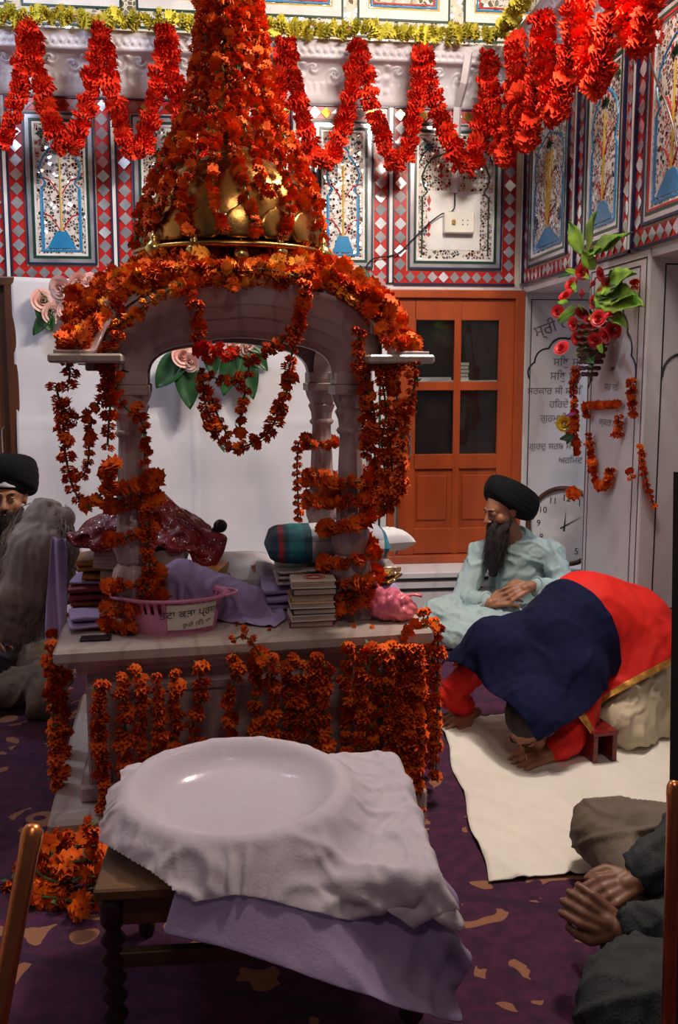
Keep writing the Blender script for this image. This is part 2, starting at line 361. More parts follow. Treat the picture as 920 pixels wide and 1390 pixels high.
M['brocade'] = mat('brocade', (.8, .48, .1), .3, .6, col2=(.4, .2, .05), scale=60, bump=.8, bscale=90)
M['silver_brocade'] = mat('silver_brocade', (.6, .5, .48), .35, .4, col2=(.3, .25, .26), scale=40, bump=.6, bscale=80)
M['wine_cloth'] = mat('wine_cloth', (.3, .02, .035), .4, col2=(.18, .01, .02), scale=20, sheen=.3)
M['red_fabric_dark'] = mat('red_fabric_dark', (.3, .02, .03), .5, col2=(.16, .01, .02), scale=25)
M['orange_cloth'] = mat('orange_cloth', (.5, .12, .02), .5, col2=(.35, .2, .03), scale=25)
M['blue_cloth'] = mat('blue_cloth', (.03, .1, .32), .6)
M['black_plastic'] = mat('black_plastic', (.012, .012, .014), .35)
M['wicker'] = mat('wicker', (.1, .035, .02), .6, col2=(.05, .018, .01), scale=30)
M['rose_red'] = mat('rose_red', (.6, .02, .02), .45, col2=(.45, .01, .015), scale=20)
M['rose_pink'] = mat('rose_pink', (.72, .36, .32), .6, col2=(.78, .55, .48), scale=9)
M['leaf_bright'] = mat('leaf_bright', (.25, .42, .03), .4, col2=(.08, .22, .02), scale=14)
M['leaf_dark'] = mat('leaf_dark', (.02, .09, .025), .4, col2=(.01, .045, .015), scale=12)
M['switch_white'] = mat('switch_white', (.75, .72, .62), .4)
M['red_lacquer'] = mat('red_lacquer', (.22, .012, .012), .25, col2=(.1, .01, .01), scale=40)
def marble(name, c1, c2, vein, sc=2.2, rough=.28):
    m = mat(name, c1, rough, col2=c2, scale=sc, detail=6); N, L, b = nodes(m)
    w = N.new('ShaderNodeTexWave'); w.inputs['Scale'].default_value = sc*.9; w.inputs['Distortion'].default_value = 9; w.inputs['Detail'].default_value = 4; w.wave_profile = 'SIN'
    mp = [n for n in N if n.type == 'MAPPING'][0]; L.new(mp.outputs[0], w.inputs['Vector'])
    r = N.new('ShaderNodeValToRGB'); r.color_ramp.elements[0].position = .0; r.color_ramp.elements[0].color = (1, 1, 1, 1); r.color_ramp.elements[1].position = .14; r.color_ramp.elements[1].color = (0, 0, 0, 1)
    L.new(w.outputs['Fac'], r.inputs[0]); mx = N.new('ShaderNodeMixRGB'); mx.inputs['Color2'].default_value = (*vein, 1)
    src = [n for n in N if n.type == 'VALTORGB' and n != r][0]; L.new(src.outputs[0], mx.inputs['Color1'])
    k = math_node(N, L, 'MULTIPLY', r.outputs[0], .45); L.new(k, mx.inputs['Fac']); L.new(mx.outputs[0], b.inputs['Base Color']); return m
M['marble_wall'] = marble('marble_wall', (.66, .64, .66), (.6, .58, .6), (.5, .47, .47), 1.4, .35)
M['marble_shrine'] = marble('marble_shrine', (.5, .38, .37), (.4, .28, .28), (.28, .17, .17), 3.0, .3)
M['marble_slab'] = marble('marble_slab', (.5, .42, .38), (.4, .32, .29), (.3, .22, .2), 3.2, .25)
# mirror-work field: irregular shards set in cream plaster
def shard(name, base, tint, sc):
    m = mat(name, base, .5); N, L, b = nodes(m); mp = [n for n in N if n.type == 'MAPPING'][0]
    v1 = N.new('ShaderNodeTexVoronoi'); v1.feature = 'DISTANCE_TO_EDGE'; v1.inputs['Scale'].default_value = sc; L.new(mp.outputs[0], v1.inputs['Vector'])
    v2 = N.new('ShaderNodeTexVoronoi'); v2.inputs['Scale'].default_value = sc; L.new(mp.outputs[0], v2.inputs['Vector'])
    e = math_node(N, L, 'GREATER_THAN', v1.outputs['Distance'], .085)
    sx = N.new('ShaderNodeSeparateColor'); L.new(v2.outputs['Color'], sx.inputs[0]); h = math_node(N, L, 'GREATER_THAN', sx.outputs[0], .3); f = math_node(N, L, 'MULTIPLY', e, h)
    mx = N.new('ShaderNodeMixRGB'); mx.inputs['Color1'].default_value = (*base, 1); mc = N.new('ShaderNodeMixRGB'); mc.inputs['Color1'].default_value = (.6, .63, .68, 1); mc.inputs['Color2'].default_value = (*tint, 1)
    L.new(math_node(N, L, 'GREATER_THAN', sx.outputs[1], .78), mc.inputs['Fac']); L.new(mc.outputs[0], mx.inputs['Color2']); L.new(f, mx.inputs['Fac']); L.new(mx.outputs[0], b.inputs['Base Color'])
    L.new(math_node(N, L, 'MULTIPLY', f, .9), b.inputs['Metallic']); L.new(math_node(N, L, 'SUBTRACT', .55, math_node(N, L, 'MULTIPLY', f, .43)), b.inputs['Roughness'])
    g = N.new('ShaderNodeNewGeometry'); s1 = N.new('ShaderNodeVectorMath'); s1.operation = 'SUBTRACT'; L.new(v2.outputs['Color'], s1.inputs[0]); s1.inputs[1].default_value = (.5, .5, .5)
    s2 = N.new('ShaderNodeVectorMath'); s2.operation = 'SCALE'; L.new(s1.outputs[0], s2.inputs[0]); L.new(math_node(N, L, 'MULTIPLY', f, .45), s2.inputs['Scale'])
    s3 = N.new('ShaderNodeVectorMath'); s3.operation = 'ADD'; L.new(g.outputs['Normal'], s3.inputs[0]); L.new(s2.outputs[0], s3.inputs[1]); s4 = N.new('ShaderNodeVectorMath'); s4.operation = 'NORMALIZE'; L.new(s3.outputs[0], s4.inputs[0]); L.new(s4.outputs[0], b.inputs['Normal'])
    return m
M['shards'] = shard('shards', (.62, .57, .5), (.3, .1, .08), 58)
M['shards_cream'] = shard('shards_cream', (.62, .57, .45), (.4, .35, .25), 38)
# purple carpet with scrolls and bands
def carpet():
    m = mat('carpet', (.075, .011, .052), .95, col2=(.035, .006, .03), scale=26, bump=.5, bscale=260); N, L, b = nodes(m); mp = [n for n in N if n.type == 'MAPPING'][0]
    src = [n for n in N if n.type == 'VALTORGB'][0]
    nz = N.new('ShaderNodeTexNoise'); nz.inputs['Scale'].default_value = 3.2; L.new(mp.outputs[0], nz.inputs['Vector'])
    ad = N.new('ShaderNodeMixRGB'); ad.blend_type = 'ADD'; ad.inputs['Fac'].default_value = .28; L.new(mp.outputs[0], ad.inputs['Color1']); L.new(nz.outputs['Color'], ad.inputs['Color2'])
    v = N.new('ShaderNodeTexVoronoi'); v.inputs['Scale'].default_value = 3.6; L.new(ad.outputs[0], v.inputs['Vector'])
    d = v.outputs['Distance']; r1 = math_node(N, L, 'COMPARE', d, .36, .055); r2 = math_node(N, L, 'COMPARE', d, .12, .05); sw = N.new('ShaderNodeTexNoise'); sw.inputs['Scale'].default_value = 9; L.new(mp.outputs[0], sw.inputs['Vector'])
    k = math_node(N, L, 'GREATER_THAN', sw.outputs['Fac'], .52); a = math_node(N, L, 'MAXIMUM', math_node(N, L, 'MULTIPLY', r1, k), r2)
    c = N.new('ShaderNodeMixRGB'); c.inputs['Color2'].default_value = (.34, .15, .07, 1); L.new(src.outputs[0], c.inputs['Color1']); L.new(math_node(N, L, 'MULTIPLY', a, .8), c.inputs['Fac'])
    sp = N.new('ShaderNodeSeparateXYZ'); L.new(mp.outputs[0], sp.inputs[0]); q = math_node(N, L, 'ADD', math_node(N, L, 'MULTIPLY', sp.outputs[0], .35), sp.outputs[1]); md = math_node(N, L, 'MODULO', math_node(N, L, 'ADD', q, 20), .52)
    band = math_node(N, L, 'LESS_THAN', md, .035); c2 = N.new('ShaderNodeMixRGB'); c2.inputs['Color2'].default_value = (.035, .006, .035, 1); L.new(c.outputs[0], c2.inputs['Color1']); L.new(band, c2.inputs['Fac']); L.new(c2.outputs[0], b.inputs['Base Color']); return m
M['carpet'] = carpet()
# wine rumala: sequin scrolls
def sequins(name, base, sc, thr=.5, silver=(.8, .75, .8)):
    m = mat(name, base, .45, col2=tuple(c*.5 for c in base), scale=9); N, L, b = nodes(m); mp = [n for n in N if n.type == 'MAPPING'][0]; src = [n for n in N if n.type == 'VALTORGB'][0]
    v = N.new('ShaderNodeTexVoronoi'); v.inputs['Scale'].default_value = sc; L.new(mp.outputs[0], v.inputs['Vector']); w = N.new('ShaderNodeTexNoise'); w.inputs['Scale'].default_value = 11; w.inputs['Distortion'].default_value = 2.5; L.new(mp.outputs[0], w.inputs['Vector'])
    ring = math_node(N, L, 'COMPARE', w.outputs['Fac'], thr, .022); dot = math_node(N, L, 'LESS_THAN', v.outputs['Distance'], .35); f = math_node(N, L, 'MULTIPLY', ring, dot)
    mx = N.new('ShaderNodeMixRGB'); mx.inputs['Color2'].default_value = (*silver, 1); L.new(src.outputs[0], mx.inputs['Color1']); L.new(f, mx.inputs['Fac']); L.new(mx.outputs[0], b.inputs['Base Color']); L.new(f, b.inputs['Metallic'])
    return m
M['rumala'] = sequins('rumala', (.27, .006, .016), 150)
M['red_trim'] = sequins('red_trim', (.72, .02, .012), 150, .5, (.8, .55, .25))
M['gold_trim'] = mat('gold_trim', (.7, .4, .08), .4, .5, col2=(.5, .2, .04), scale=60)
# plaid cushion
def plaid():
    m = mat('plaid', (.05, .25, .3), .8); N, L, b = nodes(m); tc = [n for n in N if n.type == 'TEX_COORD'][0]; sp = N.new('ShaderNodeSeparateXYZ'); L.new(tc.outputs['Object'], sp.inputs[0])
    r = N.new('ShaderNodeValToRGB'); r.color_ramp.interpolation = 'CONSTANT'; e = r.color_ramp.elements; e[0].position = 0; e[0].color = (.03, .08, .12, 1); e[1].position = .1; e[1].color = (.4, .03, .04, 1)
    for p, c in ((.14, (.03, .09, .12)), (.18, (.02, .2, .22)), (.3, (.03, .1, .14)), (.36, (.6, .58, .6)), (.6, (.02, .22, .24)), (.7, (.03, .12, .2)), (.8, (.6, .58, .6)), (.93, (.03, .2, .3))): x = e.new(p); x.color = (*c, 1)
    u = math_node(N, L, 'FRACT', math_node(N, L, 'ADD', math_node(N, L, 'MULTIPLY', sp.outputs[0], 2.35), .5)); L.new(u, r.inputs[0])
    z = math_node(N, L, 'LESS_THAN', math_node(N, L, 'FRACT', math_node(N, L, 'MULTIPLY', sp.outputs[2], 12)), .4)
    mx = N.new('ShaderNodeMixRGB'); mx.blend_type = 'MULTIPLY'; mx.inputs['Color2'].default_value = (.55, .6, .7, 1); L.new(r.outputs[0], mx.inputs['Color1']); L.new(z, mx.inputs['Fac']); L.new(mx.outputs[0], b.inputs['Base Color']); return m
M['plaid'] = plaid()
# ================================================================ the setting
YB, XR = 5.3, 1.689
ZL, ZT = 1.915, 2.93
def FB(u, v, d): return (u, YB-d, v)              # back wall: u to the right, d out of the wall
def FR(u, v, d): return (XR-d, YB-u, v)           # right wall: u towards the camera
def text_mesh(body, size, F, c, ang=0, d=.002, shear=0, sx=1):
    cu = bpy.data.curves.new('t', 'FONT'); cu.body = body; cu.size = size; cu.align_x = 'CENTER'; cu.align_y = 'CENTER'; cu.resolution_u = 3
    o = bpy.data.objects.new('t', cu); COL.objects.link(o); dg = bpy.context.evaluated_depsgraph_get(); me = bpy.data.meshes.new_from_object(o.evaluated_get(dg))
    ca, sa = math.cos(ang), math.sin(ang); vs = [F(c[0]+sx*(v.co.x*ca-v.co.y*sa), c[1]+v.co.x*sa+v.co.y*ca, d) for v in me.vertices]; fs = [tuple(p.vertices) for p in me.polygons]
    bpy.data.objects.remove(o); bpy.data.meshes.remove(me); return vs, fs
w = MB(); w.box((.3, 2.4, -.03), (3.6, 3.4, .03)); w.build('floor', M['carpet'], kind='structure', base=(0, 0, 0))
w = MB(); w.box((.3, 2.4, 4.15), (3.6, 3.4, .05)); w.build('ceiling', M['cream'], kind='structure')
w = MB(); w.box((-3.1, 2.4, 2.05), (.1, 3.4, 2.05)); w.build('wall_left', M['white_plaster'], kind='structure')
w = MB(); w.box((3.9, 2.4, 2.05), (.1, 3.4, 2.05)); w.build('wall_right_aisle', M['marble_wall'], kind='structure')
w = MB(); w.box((.4, YB+.1, ZL/2), (3.4, .1, ZL/2)); w.box((.4, YB+.1, (ZL+4.1)/2), (3.4, .1, (4.1-ZL)/2), 1)
wall_back = w.build('wall_back', [M['marble_wall'], M['cream']], kind='structure', base=(0, YB, 0))
w = MB(); w.box(((XR+2.3)/2, (YB+.6)/2, (ZL+4.1)/2), ((2.3-XR)/2, (YB-.6)/2-.001, (4.1-ZL)/2)); w.box(((XR+2.3)/2, (YB+.6)/2, ZL-.02), ((2.3-XR)/2-.01, (YB-.6)/2-.01, .02), 1)
wall_right = w.build('wall_right', [M['cream'], M['white_tile']], kind='structure', base=(XR, 3, 0))
# -- mirror-work helpers
def qd(mb, F, u0, u1, v0, v1, d, mi):
    mb.add([F(u0, v0, d), F(u1, v0, d), F(u1, v1, d), F(u0, v1, d)], [(0, 1, 2, 3)], mi)
def diamonds(mb, F, u0, u1, v0, v1, d=.004, gold=0):
    # red strip with a chain of small mirror lozenges, each set at its own slight tilt
    qd(mb, F, u0, u1, v0, v1, d, 0); W, H = u1-u0, v1-v0; vert = H > W; L, B = (H, W) if vert else (W, H); n = max(1, round(L/(B*.98))); s = L/n
    for i in range(n):
        cu, cv = ((u0+u1)/2, v0+s*(i+.5)) if vert else (u0+s*(i+.5), (v0+v1)/2); a = s*.47; b = B*.46; ru, rv = (b, a) if vert else (a, b)
        t1, t2 = rng.normal(0, .0025, 2); mi = 2 if gold and i % 2 == 0 else 1
        P = [(cu-ru, cv), (cu, cv-rv), (cu+ru, cv), (cu, cv+rv)]; D = [t1, t2, -t1, -t2]
        mb.add([F(p[0], p[1], d+.005+q) for p, q in zip(P, D)]+[F(cu, cv, d+.005)], [(0, 1, 4), (1, 2, 4), (2, 3, 4), (3, 0, 4)], mi)
def ring(mb, F, u0, u1, v0, v1, t, d, mi, h=.006):
    for a in ((u0, u1, v0, v0+t), (u0, u1, v1-t, v1), (u0, u0+t, v0+t, v1-t), (u1-t, u1, v0+t, v1-t)):
        mb.prism([(a[0], a[2]), (a[1], a[2]), (a[1], a[3]), (a[0], a[3])], d, d+h, F, mi)
def stroke(mb, F, P, r, d, mi): mb.tube([F(u, v, d) for u, v in P], r, 6, mi, flat=1)
def leafq(mb, F, u, v, a, L, W, d, mi):
    c, s = math.cos(a), math.sin(a); P = [(0, 0), (L*.5, W/2), (L, 0), (L*.5, -W/2)]; mb.prism([(u+x*c-y*s, v+x*s+y*c) for x, y in P], d, d+.003, F, mi)
PM = ['red_tile', 'mirror', 'mirror_gold', 'navy', 'white_tile', 'green_line', 'blue_tile', 'yellow_tile']
def panel(F, parent, u0, u1, v0, v1, style):
    pm = [M[k] for k in PM]; W, H = u1-u0, v1-v0; cu = (u0+u1)/2
    f = MB(); qd(f, F, u0, u1, v0, v1, .006, 0); p = f.build('mosaic_panel', M['shards'], parent)
    g = MB(); ring(g, F, u0, u1, v0, v1, .012, .006, 3, .012); ring(g, F, u0+.012, u1-.012, v0+.012, v1-.012, .022, .006, 1, .008); ring(g, F, u0+.034, u1-.034, v0+.034, v1-.034, .014, .006, 5, .01)
    if style == 'redframe': ring(g, F, u0+.048, u1-.048, v0+.048, v1-.048, .01, .006, 0, .01)
    ring(g, F, u0+.05, u1-.05, v0+.05, v1-.05, .012, .006, 4, .006); g.build('panel_frame', pm, p)
    k = MB(); col = 5 if style == 'green' else 6; x0 = W/2-.085; b0 = v0+.085; h = H-.17
    half = [(x0, 0), (x0, .5*h), (x0-.03, .55*h), (x0-.008, .6*h), (x0+.004, .68*h), (x0-.02, .77*h), (x0-.06, .84*h), (x0*.3, .885*h), (0, .92*h)]
    if style == 'red': half = [(x0, 0), (x0, .35*h), (x0*.8, .42*h), (x0*.95, .52*h), (x0*.75, .6*h), (x0*.4, .72*h), (0, .8*h)]
    stroke(k, F, [(cu-a, b0+b) for a, b in half], .0055, .006, col); stroke(k, F, [(cu+a, b0+b) for a, b in half], .0055, .006, col)
    if style != 'green':
        k.prism([(cu-x0, b0-.012), (cu+x0, b0-.012), (cu+x0, b0), (cu-x0, b0)], .006, .011, F, col)
        k.prism([(cu-x0, b0), (cu-x0+.013, b0), (cu-x0+.013, b0+.5*h), (cu-x0, b0+.5*h)], .006, .01, F, 6); k.prism([(cu+x0-.013, b0), (cu+x0, b0), (cu+x0, b0+.5*h), (cu+x0-.013, b0+.5*h)], .006, .01, F, 6)
        k.prism([(cu-x0+.03, b0+.006), (cu+x0-.03, b0+.006), (cu+.03, b0+.15*h), (cu-.03, b0+.15*h)], .006, .012, F, 6)
        stems = [0] if style != 'triple' else [-.05, 0, .05]
        for s in stems: stroke(k, F, [(cu+s*.2, b0+.15*h), (cu+s*.7, b0+.45*h), (cu+s, b0+.76*h)], .0055, .008, 7)
        for s in (-1, 1):
            for vv in (.15, .45):
                stroke(k, F, [(cu+s*.01, b0+vv*h+.01), (cu+s*.03, b0+(vv+.07)*h), (cu+s*.06, b0+(vv+.13)*h), (cu+s*.1, b0+(vv+.15)*h)], .0035, .008, 0); leafq(k, F, cu+s*.095, b0+(vv+.15)*h, 0 if s > 0 else pi, .035, .022, .006, 5)
            leafq(k, F, cu+s*.04, b0+.82*h, pi/2+s*.4, .04, .02, .006, 0)
            if style == 'triple':
                for q in range(8): leafq(k, F, cu+s*(x0-.035), b0+.22*h, q*pi/4, .045, .02, .006, 3)
        for q in range(5): leafq(k, F, cu, b0+.79*h, pi/2+(q-2)*.6, .05, .028, .007, 5)
    else:
        for s in (-1, 1):
            for q in range(8): leafq(k, F, cu+s*(x0-.04), v0+H-.13, q*pi/4, .034, .016, .006, 3)
            leafq(k, F, cu+s*.09, b0+.72*h, pi/2, .06, .03, .006, 0); leafq(k, F, cu+s*.09, b0+.72*h, -pi/2, .04, .03, .006, 0)
            stroke(k, F, [(cu+s*(x0-.05), v0+H-.13), (cu+s*(x0+.0), v0+H-.17), (cu+s*(x0+.03), v0+H-.24), (cu+s*(x0+.03), v0+H-.3)], .004, .007, 3)
        for vv in (.2, .42): leafq(k, F, u0+.125, b0+vv*h, pi/2, .07, .025, .006, 0); leafq(k, F, u0+.125, b0+vv*h, -pi/2, .03, .025, .006, 0)
        k.prism([(cu-.17, b0+.03), (cu+.15, b0+.03), (cu+.15, b0+.56*h), (cu-.17, b0+.56*h)], .006, .0085, F, 4)
    for s in (-1, 1):
        for q in range(4): leafq(k, F, cu+s*(W/2-.1), v1-.115, q*pi/2, .034, .02, .006, 5 if style != 'redframe' else 0)
    k.build('painted_motif', pm, p)
def module(F, parent, u0, u1, style, inner=None, side=.078):
    pm = [M[k] for k in PM]; t = MB(); vb, vt = ZL+.012, ZT-.01; hb = .07
    a0 = u0+.02; a1 = u1-.02
    t.prism([(u0-.02, vb), (u0-.009, vb), (u0-.009, vt), (u0-.02, vt)], .0, .02, F, 3); t.prism([(u0-.009, vb), (u0+.009, vb), (u0+.009, vt), (u0-.009, vt)], 0, .022, F, 4); t.prism([(u0+.009, vb), (u0+.02, vb), (u0+.02, vt), (u0+.009, vt)], 0, .02, F, 3)
    diamonds(t, F, a0, a0+side, vb+hb, vt-hb); diamonds(t, F, a1-side, a1, vb+hb, vt-hb); diamonds(t, F, a0, a1, vb, vb+hb); diamonds(t, F, a0, a1, vt-hb, vt, gold=1)
    t.prism([(a0, vb-.012), (a1, vb-.012), (a1, vb), (a0, vb)], 0, .014, F, 3); t.prism([(a0, vt), (a1, vt), (a1, vt+.01), (a0, vt+.01)], 0, .014, F, 3)
    t.build('tile_border', pm, parent); panel(F, parent, a0+side+.006, a1-side-.006, vb+hb+.01, vt-hb-.01, style)
ux = lambda px: pY(px, 250, YB)[0]
edges = [ux(-135), ux(8), ux(155), ux(278), ux(400), ux(530), XR-.03]
for i, st in enumerate(('red', 'blue', 'red', 'blue', 'blue', 'green')): module(FB, wall_back, edges[i], edges[i+1], st)
vy = lambda px: YB-pX(px, 250, XR)[1]
re = [.03, vy(784), vy(862), vy(862)+.68, vy(862)+1.36, vy(862)+2.04]
for i, st in enumerate(('triple', 'blue', 'redframe', 'blue', 'red')): module(FR, wall_right, re[i], re[i+1], st)
# -- frieze above the cornice: cream panels, vine with star flowers
def frieze(F, parent, u0, u1, off):
    pm = [M[k] for k in PM]; mb = MB(); qd(mb, F, u0, u1, 3.22, 4.05, .004, 0); fr = mb.build('frieze_mosaic', M['shards_cream'], parent); k = MB(); W = .62
    k.prism([(u0, 3.305), (u1, 3.305), (u1, 3.316), (u0, 3.316)], .004, .012, F, 5)
    u = u0+off
    while u < u1-.3:
        for t, mi, wd in ((0, 5, .012), (.012, 4, .05), (.062, 7, .008), (.075, 6, .01), (.09, 0, .008)): ring(k, F, u+t, u+W-.08-t, 3.40+t, 3.92-t, wd, .004, mi, .008)
        for s in (0, .3): stroke(k, F, [(u+s+x*.3-.03, 3.352+.013*math.sin(x*2*pi)) for x in np.linspace(0, 1, 14)], .004, .007, 0 if s else 6)
        for j, (s, mi) in enumerate(((0, 3), (.3, 7))):
            for q in range(8): leafq(k, F, u+s-.03, 3.352, q*pi/4+.2, .036, .016, .005, mi if q % 2 else 6 if j else 0)
        u += W
    k.build('painted_vine', pm, fr)
frieze(FB, wall_back, -1.9, XR, .1); frieze(FR, wall_right, 0, 4.3, .25)
# -- carved cornice running round the corner
prof = [(0, 2.925), (.03, 2.932), (.034, 2.955), (.04, 2.97)]+[(.04+.12*(1-math.cos(t*pi/2)), 2.97+.155*math.sin(t*pi/2)) for t in np.linspace(.04, 1, 31)]+[(.18, 3.128), (.186, 3.14), (.176, 3.148), (.196, 3.155), (.2, 3.17), (.2, 3.185), (.205, 3.19), (.21, 3.215), (.2, 3.222), (0, 3.225)]
def relief(u, s):
    if 4 <= s <= 34:
        t = (s-4)/30; a = (u % .24)/.24-.5; r = 0
        for (ca, ct, R) in ((-.25, .45, .17), (.25, .6, .15)):
            dd = math.hypot((a-ca)*1.1, (t-ct)*.8); an = math.atan2(t-ct, a-ca); r += .026*math.exp(-(dd/R)**2*1.6)*(.6+1.0*math.sin(dd*48-an*2))
        r += .03*math.exp(-(abs(a)/.07)**2)*(.5+.5*math.cos(t*18)); r += .01*max(0, math.cos(a*2*pi*6+t*3))*(t < .25)
        return r*math.sin(min(1, max(.0, t*6, 0))*pi/2)*(1 if t < .9 else (1-t)*10)
    if s in (37, 38, 39): return .011*math.sin(2*pi*(u*24+s*.33))
    return 0
def cornice(name, F, u0, u1f, sgn, umax):
    n = int((umax-u0)/.008); P = np.zeros((n+1, len(prof), 3))
    for j, (d, z) in enumerate(prof):
        a, b = (u0, umax-d) if sgn > 0 else (u0+d, umax)
        for i in range(n+1): u = a+(b-a)*i/n; P[i, j] = F(u, z, d+relief(u, j))
    m = MB(); m.grid(P); return m.build(name, M['white_plaster'], kind='structure', smooth=True)
cornice('trim_1', FB, -2.0, None, 1, XR); cornice('trim_2', FR, 0, None, -1, 4.4)
# -- marble step below the doors
w = MB(); w.box((.0, 5.13, .12), (2.6, .165, .12)); st = w.build('trim_3', M['marble_wall'], kind='structure', bevel=.006)
w = MB(); w.box((.0, 4.963, .2), (2.6, .003, .008)); w.box((.0, 4.963, .14), (2.6, .003, .008)); w.build('inlay_line', M['ink'], st)
# -- pillar under the right wall
w = MB(); w.box(((XR+2.3)/2, 3.915, ZL/2), ((2.3-XR)/2, .318, ZL/2-.002)); w.box(((XR+2.3)/2, 3.915, .14), ((2.3-XR)/2+.02, .335, .14))
pil = w.build('wall_pillar', M['marble_wall'], kind='structure', bevel=.008)
def FP(u, v, d): return (XR-d, 4.234-u, v)
def FQ(u, v, d): return (XR+u, 3.597-d, v)
def line_frame(mb, F, u0, u1, v0, v1, t=.006): ring(mb, F, u0, u1, v0, v1, t, .0005, 0, .0012)
kt = MB(); k = MB(); line_frame(k, FP, .02, .62, .34, 1.88); line_frame(k, FP, .06, .56, .37, 1.85)
def foils(c0, c1, n, bulge, sgn=1):
    out = []
    for i in range(n):
        a = np.array(c0(i/n)); b = np.array(c0((i+1)/n)); m = (a+b)/2; nn = np.array([-(b-a)[1], (b-a)[0]])*sgn; 
        for t in np.linspace(0, 1, 8): out.append(tuple(a+(b-a)*t+nn*bulge*4*t*(1-t)))
    return out
arc = foils(lambda t: (.07+.24*t**1.0, 1.36+.36*math.sin(t*pi/2)), None, 5, .2, 1); stroke(k, FP, arc, .005, .0, 0)
arc = foils(lambda t: (.55-.24*t, 1.36+.36*math.sin(t*pi/2)), None, 5, .2, -1); stroke(k, FP, arc, .005, .0, 0)
line_frame(k, FQ, .07, .6, .37, 1.85); line_frame(k, FQ, .1, .58, .12, .32)
arc = foils(lambda t: (.075+.25*math.sin(t*pi/2), 1.38+.3*t**.8), None, 4, .22, 1); stroke(k, FQ, arc, .006, .0, 0)
for v, s, b in ((1.41, .04, 'ਸਚੁ'), (1.33, .045, 'ਸਾਡਾ ਸਤਿ'), (1.245, .045, 'ਸੰਤੋਖਸਾਗਰੁ'), (1.165, .045, 'ਮਨੁਕਰਤਾ ਨਾਨਕੁ')):
    vs, fs = text_mesh(b, s, lambda u, vv, d: FP(u, vv, d), (.3, v), d=.0015); kt.add(vs, fs)
k.build('inlay_line', M['ink'], pil); kt.build('inscription', M['faded_ink'], pil); kt = MB()
# writing and inlay on the back wall right of the door
k = MB(); x716 = pY(716, 600, YB)[0]; line_frame(k, FB, x716, 2.9, .3, 1.84)
arc = foils(lambda t: (x716+.31*math.sin(t*pi/2*.999), 1.36+.32*(1-math.cos(t*pi/2))), None, 4, .0, 1)
arc = foils(lambda t: (x716+.4-.4*math.cos(t*pi/2), 1.36+.26*math.sin(t*pi/2)), None, 4, .22, 1); stroke(k, FB, arc, .006, .0, 0)
arc = foils(lambda t: (x716+.8-(.4-.4*math.cos(t*pi/2)), 1.36+.26*math.sin(t*pi/2)), None, 4, .22, -1); stroke(k, FB, arc, .006, .0, 0)
for px, py, s, b, an in ((752, 443, .1, 'ਸ੍ਰੀ ਨਾ', .35), (768, 492, .07, 'ਸਿਧੁ ਸ਼ੁ', 0), (768, 511, .07, 'ਸਿਧੁ ਸ਼ੁਭ', 0), (752, 531, .06, 'ਸਰਕਾਰ ਸੀ ਸਾਹਿ', 0), (764, 549, .06, 'ਹਿਰਦੇ ਕ', 0), (758, 568, .06, 'ਗੁਰਮੁਖੀ ਰਾ', 0), (753, 606, .055, 'ਗੁਰਦੁ ਸਰਬ ਸਾਂਝਿ', 0), (774, 625, .055, 'ਅਹਿਮਦ', 0)):
    p = pY(px, py, YB); vs, fs = text_mesh(b, s, FB, (p[0], p[2]), an, .002); kt.add(vs, fs)
k.build('inlay_line', M['ink'], wall_back); kt.build('inscription', M['faded_ink'], wall_back)
# -- doors
def door(name, x0, x1, z0, z1, Y, glazed, handle_u, panes=True):
    fr = MB(); T = .05
    def bar(a, b, c, d, t=.05, mi=0, y=0): fr.box(((a+b)/2, Y-t/2+y, (c+d)/2), ((b-a)/2, t/2, (d-c)/2), mi)
    bar(x0, x0+.05, z0, z1, .09); bar(x1-.06, x1, z0, z1, .09); bar(x0, x1, z1-.05, z1, .091); bar(x0, x1, z0, z0+.05, .1)
    o = fr.build(name, M['orange_wood'] if glazed else M['brown_wood'], kind='structure', bevel=.006)
    return o
s53 = lambda px, py: pY(px, py, 5.25)
dx0, dx1 = s53(524, 560)[0], s53(707, 560)[0]; dz1 = s53(620, 394)[2]; dz0 = .24
D1 = door('door_1', dx0, dx1, dz0, dz1, 5.3, True, 0)
leaf = MB(); X = lambda px: s53(px, 560)[0]; Z = lambda py: s53(620, py)[2]
def bb(mb, xa, xb, za, zb, y0, y1, mi=0, bev=.003): mb.box(((xa+xb)/2, (y0+y1)/2, (za+zb)/2), (abs(xb-xa)/2, abs(y1-y0)/2, abs(zb-za)/2), mi, bev=bev)
y0, y1 = 5.235, 5.27
bb(leaf, X(540), X(563), dz0+.05, dz1-.05, y0, y1); bb(leaf, X(614.5), X(623.5), dz0+.051, dz1-.051, y0-.002, y1-.001); bb(leaf, X(674), X(697), dz0+.05, dz1-.05, y0, y1)
for a, b in ((394+12, 435), (518, 530), (616, 636), (716, 750)): bb(leaf, X(561), X(675), Z(b), Z(a), y0, y1)
bb(leaf, X(561), X(675), Z(718), Z(634), 5.252, 5.27)
for a, b in ((566, 608), (628, 670)): bb(leaf, X(a), X(b), Z(706), Z(644), 5.243, 5.256, bev=.008)
lf = leaf.build('door_leaf', M['orange_wood'], D1)
pn = MB()
for a, b in ((563, 615), (623, 674)):
    for c, d in ((435, 518), (530, 616)): bb(pn, X(a), X(b), Z(d), Z(c), 5.256, 5.26, bev=0)
pn.build('glass_pane', M['glass'], lf)
bk = MB(); bb(bk, X(545), X(695), Z(640), Z(420), 5.292, 5.299, bev=0); bk.build('cupboard_back', M['dark_wood'], D1)
sh = MB(); bb(sh, X(561), X(674), Z(522), Z(516), 5.262, 5.29, bev=0); bb(sh, X(568), X(612), Z(516), Z(512), 5.265, 5.288, bev=0)
sh.build('shelf', M['white_tile'], D1)
